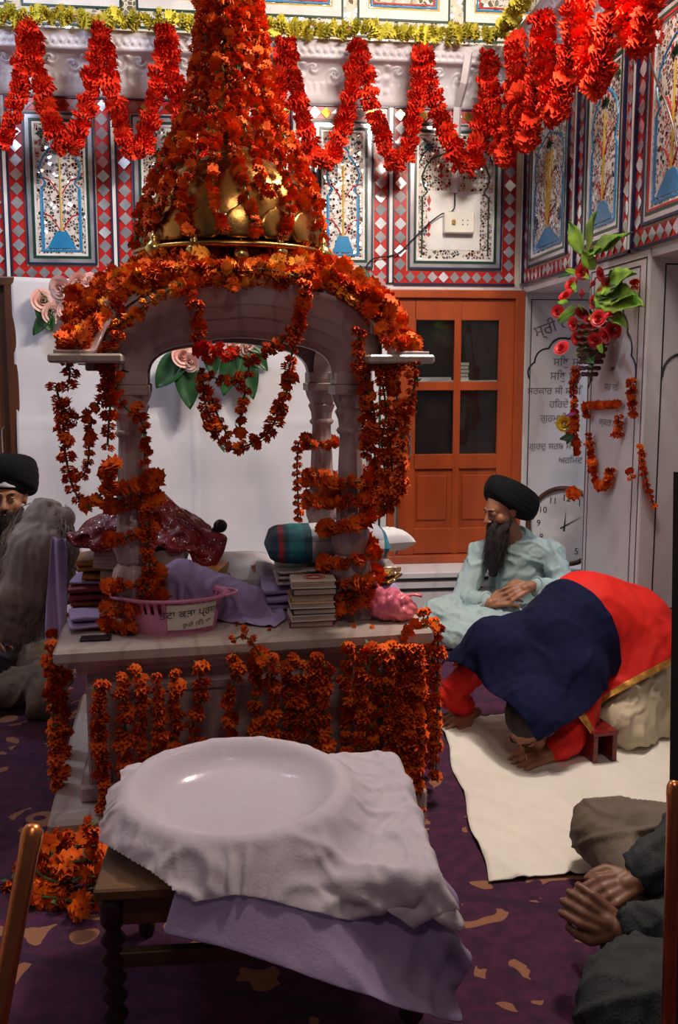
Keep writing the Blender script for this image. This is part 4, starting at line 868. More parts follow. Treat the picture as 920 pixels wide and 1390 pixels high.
m.build('handle', M['pink_plastic'], t, smooth=True)
def FBk(u, v, d): a = -pi/2+.4+u/.125; r = .89+.09*(v-.05)/.05; q = oval(a, r, v); o = oval(a, r+d*10, v); return tuple(o)
m = MB()
for i in range(14):
    u0, u1 = -.068+.136*i/14, -.068+.136*(i+1)/14; m.add([FBk(u0, .018+.0, .0065), FBk(u1, .018, .0065), FBk(u1, .09, .0045), FBk(u0, .09, .0045)], [(0, 1, 2, 3)])
sl = m.build('paper_slip', M['paper'], t)
m = MB(); vs, fs = text_mesh('ਭੇਟਾ ਕੜਾ ਪ੍ਰਸਾਦ', .029, lambda u, v, d: FBk(u, v, .0075), (0, .064), .06); m.add(vs, fs); vs, fs = text_mesh('ਰੁਪਏ (ਦੀ) ੫੧', .017, lambda u, v, d: FBk(u, v, .008), (.012, .034), .12); m.add(vs, fs); m.build('handwriting', M['ink'], sl)
# books
kb = PS(420, 846)
bl = ['bottom book of the stack beside the right front column', 'second book from the bottom of the stack', 'third book from the bottom of the stack', 'fourth book from the bottom of the stack', 'fifth book from the bottom, yellowish cover, of the stack', 'dark blue covered book, second from the top of the stack', 'topmost thick book with a red printed cover on the stack']
zz = ZS; cv = ['wine_cloth', 'paper', 'ink', 'paper', 'brocade', 'navy', 'paper']
for i, lb in enumerate(bl):
    h = .024 if i == 6 else .02 if i < 5 else .023; a = rng.normal(0, .05)+.03; t = thing('book', lb, 'book', kb+np.array([0, 0, zz-ZS]), 'books stacked on the slab'); T = Matrix.Translation(kb+np.array([rng.normal(0, .003)+.002*i, .0, zz-ZS])) @ Matrix.Rotation(a, 4, 'Z')
    m = MB(); m.box((0, 0, h/2), (.066, .046, h/2-.003), T=T); m.build('page_block', M['pages'], t)
    m = MB(); m.box((0, 0, .0015), (.07, .049, .0015), T=T); m.box((0, 0, h-.0015), (.07, .049, .0015), T=T); m.box((-.0695, 0, h/2), (.0012, .049, h/2-.003), T=T); c = m.build('cover', M[cv[i]], t)
    if i == 6:
        m = MB(); 
        for r in (.018, .026): m.tube([tuple(T @ Vector((r*1.3*math.cos(q)+.005, r*math.sin(q), h+.0005))) for q in np.linspace(0, 2*pi, 24)], .0016, 4)
        m.box((0, .036, h+.0005), (.05, .002, .0006), T=T); m.build('cover_print', M['red_tile'], c)
    zz += h+.0005
m = MB(); m.lathe([(.012, 0), (.018, .004), (.022, .015), (.021, .03), (.014, .038), (.012, .044), (.018, .05), (.016, .05), (.010, .044)], 28, PS(452, 842)); m.build('metal_pot', M['steel'], None, 'small shiny round metal pot between the book stack and the column', 'pot', smooth=True)
# knotted pink bag
c = PS(532, 846)+np.array([0, .04, 0]); t = thing('plastic_bag', 'knotted translucent pink plastic bag on the right end of the slab', 'bag', c); m = MB()
m.ell(c+[.0, 0, .05], (.075, .055, .052)); m.ell(c+[.03, -.01, .035], (.055, .045, .037)); m.ell(c+[-.035, 0, .06], (.04, .04, .05)); n_, V = fuse(m, .004, 4, disp=lambda V: .008*nz3(V, 38)+.005*nz3(V*[1, 1, .4], 80, 3)); V[:, 2] = np.maximum(V[:, 2], ZS+.001)
put_fused(n_, V, 'bag_body', M['pink_bag'], t)
m = MB()
for pts, w in (([(c+[-.03, 0, .09]), c+[-.045, 0, .12], c+[-.06, .0, .15]], (.014, .012, .02)), ([c+[.045, 0, .075], c+[.075, -.01, .085], c+[.1, -.01, .08]], (.012, .01, .014))): m = MB(); m.tube(crom(pts, .008), list(np.interp(np.linspace(0, 2, len(crom(pts, .008))), (0, 1, 2), w)), 10, flat=.45); m.build('handle_end', M['pink_bag'], t, smooth=True)
# folded cloths (flattened folds stacked like real folded fabric)
def folded(name, label, cat, c, hx, hy, hz, m_, rot=0, layers=4, mess=.006, trim=None, seed=0, group=None):
    b = MB(); R_ = rz(rot); n = 26
    for l in range(layers):
        z0 = hz*2*(l+.5)/layers; ht = hz/layers*.96; ox, oy = np.random.default_rng(seed+l).normal(0, .006, 2); G = np.zeros((n, 20, 3))
        for i in range(n):
            for j in range(20):
                a = 2*pi*i/(n-1); u = (j/19*2-1); cr = math.copysign(abs(math.cos(a))**.35, math.cos(a)); sr = math.copysign(abs(math.sin(a))**.7, math.sin(a))
                q = np.array([ox+hx*u, oy+hy*cr, z0+ht*sr*(1-.12*abs(u)**6)]); q[2] += mess*noise.noise(Vector((q[0]*9, q[1]*9, l+seed)))*(1 if l or sr > 0 else 0); q[2] = max(q[2], .001); G[i, j] = c+R_@q
        b.grid(G); b.add([G[i, 0] for i in range(n-1)], [tuple(range(n-1))]); b.add([G[i, 19] for i in range(n-1)], [tuple(range(n-1))[::-1]])
    o = b.build(name, M[m_], None, label, cat, group, smooth=True)
    if trim:
        b = MB(); G = np.array([[c+R_@np.array([hx*(.25+.5*k), -hy*math.cos(a)**.35*1.02 if abs(a) < pi/2-.01 else 0, hz+hz*.98*math.sin(a)]) for a in np.linspace(-1.5, 1.5, 12)] for k in (-1, 0, 1)]); b.grid(G); b.build('brocade_border', M[trim], o, smooth=True)
    return o
q = PS(130, 815); folded('folded_cloth', 'red folded cloth low in the dark pile left of the column', 'cloth', q+[.04, .0, .02], .12, .1, .028, 'red_fabric_dark', .05, 2, seed=1)
folded('folded_cloth', 'dark maroon bundle at the bottom of the left cloth pile', 'cloth', q+[.05, .02, .0], .13, .12, .011, 'wine_cloth', .08, 1, seed=21)
folded('folded_cloth', 'pale lilac folded cloth in the middle of the left pile', 'cloth', q+[.05, .02, .077], .12, .11, .008, 'lilac_cloth', -.03, 1, seed=2)
folded('folded_cloth', 'gold and orange brocade cloth high in the left pile', 'cloth', q+[.07, .02, .094], .12, .1, .035, 'orange_cloth', .1, 3, mess=.012, trim='brocade', seed=3)
q = PS(122, 852); folded('towel', 'small lilac towel folded over at the left front of the slab', 'towel', q+[0, .0, .012], .06, .05, .02, 'lilac_cloth', .25, 3, mess=.012, seed=5)
m = MB(); T = Matrix.Translation(PS(130, 868)) @ Matrix.Rotation(.05, 4, 'Z'); m.box((0, 0, .004), (.045, .022, .004), T=T, bev=.002); t = m.build('flat_case', M['black_plastic'], None, 'thin flat dark case lying near the left front slab corner', 'case')
# cushion, brocades, bundles on the right of the shrine
q = PS(455, 790)
folded('folded_cloth', 'lilac bundle of folded cloth under the brocades behind the books', 'cloth', pY(430, 800, 3.0)*[1, 1, 0]+[0, 0, ZS+.001], .19, .1, .042, 'lilac_cloth', .03, 3, mess=.012, seed=7)
folded('folded_cloth', 'silver and gold brocade cloth folded beneath the plaid cushion', 'cloth', pY(455, 770, 2.99)*[1, 1, 0]+[0, 0, ZS+.09], .2, .1, .03, 'silver_brocade', .03, 3, mess=.008, trim='brocade', seed=8)
folded('folded_cloth', 'gold sequined cloth end jutting out right of the column', 'cloth', pY(518, 780, 2.93)*[1, 1, 0]+[0, 0, ZS+.095], .055, .07, .022, 'brocade', -.5, 2, mess=.015, seed=9)
b = MB(); cc = pY(520, 800, 2.9)*[1, 1, 0]+[0, 0, ZS+.05]; b.ell(cc, (.06, .06, .048)); b.ell(cc+[-.05, 0, 0], (.06, .06, .05)); n_, V = fuse(b, .006, 4, disp=lambda V: .008*nz3(V, 22)); put_fused(n_, V, 'tied_bundle', M['lilac_cloth'], None, label='round pale lilac cloth bundle right of the column behind the pink bag', cat='bundle')
def cushion(name, label, c, hx, hy, hz, m_, rot=0, pinch=.25):
    G = np.zeros((29, 29, 3)); H = np.zeros((29, 29, 3)); R_ = rz(rot)
    for i in range(29):
        for j in range(29):
            u, v = i/14-1, j/14-1; e = max(0, (1-u**(8 if hx > .2 else 4)))**.45*max(0, (1-v**4))**.45; k = 1-pinch*.25*(u*u*v*v); wr = .004*noise.noise(Vector((u*5, v*5, 3)))*e
            G[i, j] = c+R_@np.array([hx*u*k, hy*v*k, hz*e+wr]); H[i, j] = c+R_@np.array([hx*u*k, hy*v*k, -hz*e*.9])
    b = MB(); b.grid(G); b.grid(H[::-1]); return b.build(name, M[m_], None, label, 'cushion', smooth=True)
cu = pY(443, 733, 3.0)*[1, 1, 0]+[0, 0, ZS+.212]; cushion('cushion', 'teal and white plaid cushion with a red stripe behind the right column', cu+[-.0, 0, 0], .215, .13, .062, 'plaid', .02)
cushion('cushion', 'white pointed pillow corner poking out right of the column', pY(525, 733, 3.1)*[1, 1, 0]+[0, 0, ZS+.2], .07, .07, .04, 'white_cloth', .3, pinch=-.5)
cushion('pillow', 'plain white pillow lying deep in the shrine left of the plaid cushion', pY(318, 765, 3.2)*[1, 1, 0]+[0, 0, ZS+.07], .17, .12, .068, 'white_cloth', .0)
b = MB(); g_ = pY(290, 790, 3.0)*[1, 1, 0]; folded('folded_cloth', 'dark gold folded cloth under the wine cover by the lilac cloth', 'cloth', pY(262, 780, 2.98)*[1, 1, 0]+[0, 0, ZS+.05], .1, .1, .05, 'orange_cloth', -.2, 3, mess=.02, seed=12)
# the wine coloured sequinned cover over the book on its rest
bx = pY(200, 720, 3.05)*[1, 1, 0]
capz = [(bx+[-.14, .1, .8], bx+[.1, .1, .8], .1, .1), (bx+[-.14, -.02, .8], bx+[.12, -.02, .8], .06, .06), (bx+[-.24, -.03, .825], bx+[-.05, .0, .86], .03, .05), (bx+[.0, .06, .985], bx+[.0, .1, .9], .03, .05), (bx+[.01, .06, .97], bx+[.12, .02, .85], .03, .035), (bx+[-.0, .06, .96], bx+[-.1, .02, .87], .03, .04), (bx+[.1, .02, .84], bx+[.25, -.02, .815], .035, .02)]
def tent(p):
    h = np.full(len(p), -1.0)
    for a_, b_, ra, rb in capz:
        for t in np.linspace(0, 1, 9):
            c_ = np.array(a_)*(1-t)+np.array(b_)*t; r = ra+(rb-ra)*t; d2 = (p[:, 0]-c_[0])**2+(p[:, 1]-c_[1])**2; h = np.where(d2 < r*r, np.maximum(h, c_[2]+np.sqrt(np.maximum(0, r*r-d2))), h)
    return h
prims = [('h', tent), ('p', ZS+.1)]
P0, lu, lv = sheet(bx[0]+.0, bx[1]+.03, 1.04, .62, .5, 62, 50, .05)
P = cloth(P0, lu, lv, prims, steps=140, thick=.006, fr=.7, seed=4, bend=.15); P = wrinkle(P, .008, 9, seed=4); cloth_obj(P, 'sequinned_cover', [M['rumala'], M['gold_trim']], solid=.004, label='wine red sequinned cover draped in a peak over the holy book', cat='cover')
b = MB(); R0 = rz(.05)
for s in (-1, 1): b.box((s*.075, 0, .0), (.075, .11, .03), T=Matrix.Translation(bx+[-.02, .02, ZS+.165]) @ Matrix.Rotation(-s*.12, 4, 'Y'))
b.box((0, 0, -.05), (.13, .1, .015), T=Matrix.Translation(bx+[-.02, .02, ZS+.17])); t = b.build('holy_book', M['pages'], None, 'large open book hidden under the wine red sequinned cover', 'book')
mc = pY(299, 714, 3.06); t = thing('microphone', 'black microphone with a round head at the tip of the wine cover', 'microphone', (mc[0]-.04, mc[1], ZS)); b = MB(); b.ell(mc, (.024, .024, .024)); b.build('mic_head', M['black_plastic'], t, smooth=True)
b = MB(); b.tube([mc+[-.015, 0, -.012], mc+[-.05, .0, -.045], mc+[-.06, .0, -.06]], [.014, .012, .01], 12); b.build('mic_handle', M['black_plastic'], t, smooth=True)
b = MB(); b.tube(crom([mc+[-.055, .0, -.055], mc+[-.05, .0, -.12], [mc[0]-.04, mc[1], ZS+.01]], .02), .005, 8); b.build('gooseneck', M['black_plastic'], t, smooth=True)
# lilac cloths
prims = [('p', ZS), ('e', pY(245, 790, 2.86)*[1, 1, 0]+[0, 0, ZS+.1], (.06, .05, .09), I3), ('c', pY(245, 790, 2.86)*[1, 1, 0]+[0, 0, ZS+.13], pY(340, 815, 2.86)*[1, 1, 0]+[0, 0, ZS+.05], .05, .04)]
c0 = pY(302, 800, 2.84); P0, lu, lv = sheet(c0[0]-.01, c0[1], ZS+.2, .46, .24, 56, 32, -.1)
P0 = P0+0; P0[..., 0] = c0[0]+(P0[..., 0]-c0[0])*.86; P0[..., 2] += .012*np.sin(np.arange(32)*1.1)[None, :]
P = cloth(P0, lu, lv, prims, steps=130, thick=.006, seed=6, bend=.1); P = wrinkle(P, .009, 9, seed=8); cloth_obj(P, 'lilac_cloth', M['lilac_cloth'], label='rumpled lilac cloth trailing across the slab behind the pink basket', cat='cloth', solid=.004)
b = MB(); G = np.zeros((16, 30, 3)); a0, a1 = J(86, .9, 2.95), J(64, .9, 2.95)
for i in range(16):
    for j in range(30):
        u, v = i/15, j/29; q = J(90-(20+8*min(1, v*1.2))*u, .87-.36*v, 2.85+.05*u); G[i, j] = q+[0, .012*math.sin(u*9+v*4), 0]
b.grid(G); b.build('lilac_cloth', M['lilac_cloth'], None, 'pale lilac cloth hanging down past the left edge of the slab', 'cloth', smooth=True, solid=.004)
garland([pY(x, y, 3.1) for x, y in ((300, 775), (315, 780), (330, 777), (345, 772))], 'small dark marigold string lying on the white pillow', r=.014, step=.018)
garland([PS(x, y)+[0, 0, .015] for x, y in ((290, 842), (310, 836), (330, 832), (345, 840))], 'marigold string lying on the slab beside the basket', r=.016, step=.02)
for i, (x, y) in enumerate(((322, 850), (331, 854), (343, 848), (365, 856), (480, 852), (505, 853))):
    me = poms_mesh('petal_tuft', [PS(x, y)+[0, 0, .006]], .008, M['marigold'], POMS, off=PS(x, y)); link(me, 'loose_petals', None, PS(x, y), 'tiny tuft of loose orange petals on the slab top', 'petals', 'loose petal tufts on the slab')
# ================================================================ artificial flowers
def rose(b, c, r, seed, mi=0, tilt=None):
    rr = np.random.default_rng(seed); A = axes(np.array(tilt if tilt is not None else rr.normal(0, 1, 3)+[0, -1.6, .3]))
    for l in range(4):
        n = 3+l; R0 = r*(.25+.25*l); H = r*(.9-.12*l)
        for k in range(n):
            a0 = 2*pi*k/n+l; G = np.zeros((5, 5, 3))
            for i in range(5):
                for j in range(5):
                    u, v = (i/4-.5)*2*pi/n*1.25, j/4; rd = R0*(.35+.65*v)*(1+.25*v*v*(l > 1)); G[i, j] = c+A@np.array([rd*math.cos(a0+u), rd*math.sin(a0+u), H*(v-.5)*(1-.25*(2*(i/4)-1)**2)+(-r*.12*v*v*l*.5)])
            b.grid(G, mi)
def leaf(b, base, tip, w, mi=0, nrm=(0, -1, .3), serr=0):
    base, tip = np.array(base, float), np.array(tip, float); d = tip-base; L = np.linalg.norm(d); d = d/L; s = np.cross(d, nrm); s /= np.linalg.norm(s)+1e-9; n = np.cross(s, d); G = np.zeros((13, 5, 3))
    for i in range(13):
        t = i/12; ww = w*math.sin(pi*t**.8)**.8*(1+serr*(i % 2)*.18)
        for j in range(5): q = j/2-1; G[i, j] = base+d*L*t+s*ww*q*.5+n*(abs(q)*w*.18-.12*L*t*t*.6+.02*L*math.sin(t*9)*q)
    b.grid(G, mi)
def bouquet(name, label, cat, base, heads, leaves, mats, r0):
    t = thing(name, label, cat, base)
    for i, (p, r, k) in enumerate(heads): b = MB(); rose(b, np.array(p), r, i*7+3); b.build('flower_head', M[mats[k]], t, smooth=True)
    for i, (a, c_, w, k) in enumerate(leaves): b = MB(); leaf(b, a, c_, w, serr=1 if k == 'leaf_bright' else 0); b.build('leaf', M[k], t, smooth=True, solid=.0015)
    return t
def Q(px, py, Y=5.13): return pY(px, py, Y)
lv = [(Q(70, 450), Q(50, 392), .1, 'leaf_dark'), (Q(70, 420), Q(45, 455), .08, 'leaf_dark')]
bouquet('paper_rose_cluster', 'cluster of pale pink artificial roses at the top left corner of the white drape', 'artificial flowers', Q(75, 440), [(Q(58, 408), .055, 0), (Q(82, 392), .06, 0), (Q(70, 425), .05, 0), (Q(105, 383), .05, 0), (Q(120, 382), .05, 0), (Q(98, 400), .05, 0), (Q(92, 420), .05, 0)], lv, ['rose_pink'], 0)
lv = [(Q(250, 478, 5.1), Q(212, 527, 5.08), .15, 'leaf_dark'), (Q(252, 480, 5.1), Q(258, 556, 5.07), .15, 'leaf_dark'), (Q(320, 470, 5.1), Q(303, 538, 5.08), .12, 'leaf_dark'), (Q(330, 470, 5.1), Q(344, 543, 5.07), .12, 'leaf_dark'), (Q(335, 470, 5.1), Q(363, 504, 5.08), .1, 'leaf_dark'), (Q(330, 468, 5.1), Q(376, 478, 5.1), .08, 'leaf_dark'), (Q(285, 465, 5.1), Q(290, 512, 5.08), .1, 'leaf_dark')]
bouquet('paper_rose_cluster', 'peach artificial flowers with big dark green leaves seen through the arch', 'artificial flowers', Q(290, 540), [(Q(248, 483, 5.05), .055, 0), (Q(258, 492, 5.04), .045, 0), (Q(318, 466, 5.06), .06, 0), (Q(335, 470, 5.06), .05, 0), (Q(288, 470, 5.06), .055, 0)], lv, ['rose_pink'], 0)
bouquet('paper_rose_cluster', 'pale pink and white artificial roses above the orange door, beside the roof', 'artificial flowers', Q(500, 405), [(Q(485, 376), .055, 0), (Q(508, 392), .06, 0), (Q(492, 395), .05, 0), (Q(518, 398), .04, 0), (Q(478, 388), .05, 0)], [(Q(500, 385), Q(488, 360), .05, 'leaf_dark')], ['rose_pink'], 0)
# basket of red roses on the pillar
XW = XR-.02
def R(px, py, d=.06): return pX(px, py, XR-d)
bk = thing('rose_basket', 'wicker wall basket of red artificial roses and bright leaves on the marble pillar', 'flower basket', R(808, 500))
b = MB(); n = 22
c0, c1 = R(806, 440, .1), R(800, 508, .08)
for i in range(9):
    t = i/8; rr = .085*math.cos(t*1.25)**.7; cc_ = c0+(c1-c0)*t; b.tube([cc_+np.array([rr*math.cos(a)*.8, rr*math.sin(a)*1.1, .004*math.sin(a*11+i*pi)]) for a in np.linspace(0, 2*pi, 45)], .0075, 6)
b.ell((c0+c1)/2, (.055, .08, .07)); b.build('wicker_pot', M['wicker'], bk, smooth=True)
rp = [(757, 423), (768, 400), (790, 398), (806, 410), (818, 400), (790, 370), (805, 385), (778, 440), (794, 450), (808, 462), (820, 455), (832, 448), (762, 472), (790, 425), (812, 432), (830, 425), (785, 460), (800, 440), (775, 385), (815, 372), (826, 385)]
for i, (x, y) in enumerate(rp): b = MB(); rose(b, R(x, y, .1+.09*rng.random()), .026+.008*rng.random(), i+50, tilt=[-1, -.6+rng.normal()*.5, rng.normal()*.5]); b.build('red_rose', M['rose_red'], bk, smooth=True)
lv = [((792, 345), (772, 300), .07), ((800, 345), (805, 288), .08), ((800, 345), (835, 318), .07), ((812, 345), (850, 312), .05), ((815, 400), (866, 412), .12), ((815, 395), (855, 368), .1), ((818, 400), (855, 398), .1), ((785, 420), (757, 436), .07), ((812, 405), (845, 440), .07), ((808, 365), (790, 340), .06), ((800, 350), (812, 335), .05)]
for i, (a, c, w) in enumerate(lv): b = MB(); leaf(b, R(*a, .1), R(*c, .16), w, nrm=(-1, -.5, .4), serr=1); b.build('leaf', M['leaf_bright'], bk, smooth=True, solid=.0015)
for i in range(26):
    x, y = 772+60*rng.random(), 365+120*rng.random(); a = rng.random()*6.28; b = MB(); leaf(b, R(x, y, .1), R(x+16*math.cos(a), y+16*math.sin(a), .16), .035, nrm=(-1, -.5, .4)); b.build('leaf', M['leaf_dark' if i % 2 else 'leaf_bright'], bk, smooth=True, solid=.001)
b = MB(); b.tube(crom([R(797, 505, .05), R(801, 515, .05), R(798, 527, .05)], .01), .004, 6); b.tube(crom([R(790, 505, .04), R(784, 513, .03), R(781, 525, .03)], .01), .003, 6); b.build('bent_twig', M['wicker'], bk)
t = thing('yellow_flower', 'yellow and purple flower stuck beside the pillar edge string', 'flower', R(768, 590, .05)); b = MB(); rose(b, R(766, 575, .07), .035, 5); b.build('flower_head', M['yellow_tile'], t, smooth=True); b = MB(); rose(b, R(774, 562, .07), .022, 6); b.build('purple_flower', mat('purple_petal', (.2, .02, .2), .6), t, smooth=True)
b = MB(); leaf(b, R(778, 590, .05), R(758, 597, .07), .03, nrm=(-1, -.5, 0)); leaf(b, R(780, 592, .05), R(768, 602, .07), .025, nrm=(-1, -.5, 0)); b.build('leaf', M['leaf_dark'], t, smooth=True, solid=.001)
# ================================================================ white floor sheet
n1, n2 = 90, 110; P = np.zeros((n1, n2, 3)); c00, c10, c11, c01 = pZ(663, 1200, 0), np.array([2.15, 2.25, 0]), np.array([1.62, 3.56, 0]), pZ(598, 985, 0)
for i in range(n1):
    for j in range(n2):
        u, v = i/(n1-1), j/(n2-1); q = c00*(1-u)*(1-v)+c10*u*(1-v)+c11*u*v+c01*(1-u)*v; x, y = q[0], q[1]
        r = abs(noise.noise(Vector((x*2.2+y*1.5, y*2.6-x, 2))))*.0; w1 = noise.noise(Vector((x*5+y*3, (x-y)*1.6, 5))); w2 = noise.noise(Vector((x*9, y*13, 9)))
        z = .006+max(0, 1-abs(w1)*7)*.011+max(0, 1-abs(w2)*6)*.005; P[i, j] = (q[0]+.008*math.sin(v*17), q[1]+.006*math.sin(u*14), z)
m = MB(); m.grid(P); m.build('floor_sheet', M['sheet_cloth'], None, 'creased white cotton sheet spread on the purple carpet', 'sheet', smooth=True, solid=.003, base=(1.2, 3.0, 0))
# ================================================================ stool with the covered basin
TZ = .42; tc = np.array([.035, 1.87, 0]); TA = -.02; TT = Matrix.Translation(tc) @ Matrix.Rotation(TA, 4, 'Z'); HX, HY = .325, .26
stl = thing('wooden_stool', 'low wooden stool with turned legs carrying the covered basin', 'stool', tc)
m = MB(); m.box((0, 0, TZ-.012), (HX, HY, .012), T=TT, bev=.004); m.build('stool_top', M['stool_wood'], stl)
for sy in (-1, 1):
    m = MB(); m.box((0, sy*(HY-.03), TZ-.055), (HX-.02, .012, .03), T=TT, bev=.002); m.build('apron', M['stool_wood'], stl)
    m = MB(); m.box((0, sy*(HY-.03), .26), (HX-.02, .011, .016), T=TT, bev=.002); m.build('rail', M['stool_wood'], stl)
for sx in (-1, 1):
    m = MB(); m.box((sx*(HX-.03), 0, TZ-.055), (.012, HY-.03, .03), T=TT, bev=.002); m.build('apron', M['stool_wood'], stl)
    for sy in (-1, 1):
        m = MB(); m.lathe([(.012, 0), (.02, .01), (.022, .04), (.014, .06)]+[(.019+.006*math.cos(k*pi), .06+.02*k) for k in range(1, 15)]+[(.024, .36), (.026, .375), (.026, TZ-.026)], 20, T=TT @ Matrix.Translation((sx*(HX-.03), sy*(HY-.03), 0))); m.build('leg', M['dark_wood'], stl, smooth=True)
BC = np.array([-.025, 1.87, .46]); BR = .232
m = MB(); m.lathe([(.0001, -.034), (.14, -.034), (.19, -.022), (.22, .005), (BR, .03), (BR+.006, .036), (BR+.004, .03), (.215, -.002), (.185, -.028), (.14, -.04), (.0001, -.04)], 64, BC); m.build('metal_basin', M['steel'], None, 'wide round metal basin under the thin white cloth on the stool', 'basin', smooth=True)
def stool_top(p, pad=0):
    x, y = p[:, 0]-tc[0], p[:, 1]-tc[1]; h = np.full(len(p), -1.0); e = np.maximum(np.abs(x)-HX-pad, np.abs(y)-HY-pad)
    h = np.where(e < 0, TZ, h); h = np.where((e >= 0) & (e < .03), TZ-40*e**1.6, h)
    r = np.hypot(p[:, 0]-BC[0], p[:, 1]-BC[1]); rim = .495; s_ = np.clip((BR-r)/.07, 0, 1); inn = rim-.045*(s_*s_*(3-2*s_))
    hb = np.where(r < BR, inn, np.where(r < BR+.02, rim-.002-(r-BR)**2*20, rim-.01-(r-BR-.02)*1.1)); return np.maximum(h, hb)
base = [('h', stool_top), ('b', tc+[0, 0, TZ-.2], (HX+.002, HY+.002, .2), rz(TA), .01), ('p', .02)]
P0, lu, lv = sheet(.2, 1.66, .5, .62, .5, 50, 42, -.2); P0[..., 2] += 0; P = cloth(P0, lu, lv, base, steps=130, thick=.003, seed=11, bend=.12, fr=.8)
P = wrinkle(P, .009, 6, (1, 1, .35), 6, np.clip((TZ-.06-P[..., 2])/.05, 0, 1)); cloth_obj(P, 'under_cloth', M['lilac_cloth_shaded'], label='lilac under-cloth, shade put into its colour, hanging lowest from the front of the stool', cat='cloth', solid=.002)
base2 = [('h', lambda p: stool_top(p, .01)), ('b', tc+[0, 0, TZ-.2], (HX+.012, HY+.012, .2), rz(TA), .012), ('p', .02)]
P0, lu, lv = sheet(.1, 1.865, .53, .88, .68, 100, 80, -.02); x_ = P0[..., 0]-.05
P0[..., 0] = .1+(P0[..., 0]-.1)*.97; P0[..., 1] += .015*np.sin(x_*40)*(x_ > .1)-.0; P = cloth(P0, lu*1.0, lv*1.03, base2, steps=150, thick=.011, seed=12, bend=.08, fr=.5)
rr_ = np.hypot(P[..., 0]-BC[0], P[..., 1]-BC[1]); P = wrinkle(P, .011, 8, (1, 1, .4), 3, np.clip((rr_-BR)/.05, .06, 1))
CUTF = lambda i, j, nu, nv: i/nu*1.25+j/nv < .3
cloth_obj(P, 'basin_cloth', M['muslin'], label='thin whitish cloth draped over the round basin and the stool', cat='cloth', solid=.0015, cut=CUTF)
# brass rods near the camera and the dark post
def rod(name, label, a, b, r, m_='copper'):
    a, b = np.array(a), np.array(b); d = (a-b)/np.linalg.norm(a-b); m = MB(); m.tube([b, a-d*.03, a-d*.012, a-d*.002, a+d*.004, a+d*.0055], [r, r, r*1.12, r*1.05, r*.7, .0005], 24); return m.build(name, M[m_], None, label, 'rail', smooth=True)
a, b = pY(45, 1124, 1.0), pY(12, 1300, .93); d = (b-a); k = (a[2]-.0)/-d[2]; rod('copper_rod', 'blurred copper rod with a rounded tip at the lower left corner', a, a+d*k, .0115)
a, b = pY(915, 1065, 1.0), pY(909, 1300, .97); d = (b-a); k = a[2]/-d[2]; rod('copper_rod', 'copper rod with a brass tip in front of the dark post at right', a, a+d*k, .0085)
a, b = pY(923, 640, 1.06), pY(914, 1300, 1.06); d = b-a; lo = a+d*(a[2]/-d[2]); m = MB(); m.tube([lo, a], [.009, .009], 4); m.build('dark_post', M['post_wood'], None, 'thin dark wooden post at the right frame edge', 'post')
# red lacquer low stool under the bowed person
c = pZ(812, 1038, 0); T = Matrix.Translation(c+[.0, .07, 0]) @ Matrix.Rotation(.15, 4, 'Z'); t = thing('low_bench', 'small dark red lacquered bench standing on the white sheet by the bowed person', 'bench', c+[.0, .07, 0])
m = MB(); m.box((-.0, 0, .125), (.05, .1, .008), T=T, bev=.003); m.build('bench_top', M['red_lacquer'], t)
for s in (-1, 1): m = MB(); m.box((s*.038, 0, .059), (.009, .095, .058), T=T, bev=.002); m.build('side_panel', M['red_lacquer'], t)
# ================================================================ people
def U(v): v = np.array(v, float); return v/np.linalg.norm(v)
def hand_prims(wrist, d, n, side, curl=.5, spread=.08, s=1.0, thumb=.6):
    """palm and five fingers; d = towards the fingertips, n = out of the back of the hand, side=+1 thumb on d x n side"""
    d = U(d); n = U(n-d*np.dot(n, d)); t = np.cross(d, n)*side; out = []
    kn = [wrist+d*.085*s*(1-.03*abs(i-1.2))+t*(.033-.0225*i)*s for i in range(4)]
    for i in range(4): out.append(('c', wrist+t*(.016-.011*i)*s, kn[i], .0135*s, .0115*s))
    out.append(('c', wrist-d*.02*s, wrist+d*.03*s, .023*s, .022*s))
    L = [(.042, .026, .02), (.046, .03, .022), (.043, .028, .021), (.034, .021, .018)]
    for i in range(4):
        p = kn[i]; ang = curl*.5; sp = (1.2-i)*(spread+.05)
        for j, l in enumerate(L[i]):
            dr = U(d*math.cos(ang)-n*math.sin(ang)+t*sp); q = p+dr*l*s; out.append(('c', p, q, (.0095-.0007*j)*s, (.0088-.0007*j)*s)); p = q; ang += curl*(1.0 if j == 0 else .8)
    p = wrist+d*.02*s+t*.026*s; dr = U(d*.7+t*.75-n*.2); q = p+dr*.038*s; out.append(('c', p, q, .0145*s, .012*s)); dr = U(d*(.9)+t*(.5-thumb*.7)-n*.35*thumb); r = q+dr*.03*s; out.append(('c', q, r, .0118*s, .0105*s)); out.append(('c', r, r+U(dr-n*.25-t*.2)*.024*s, .0105*s, .0088*s))
    return out
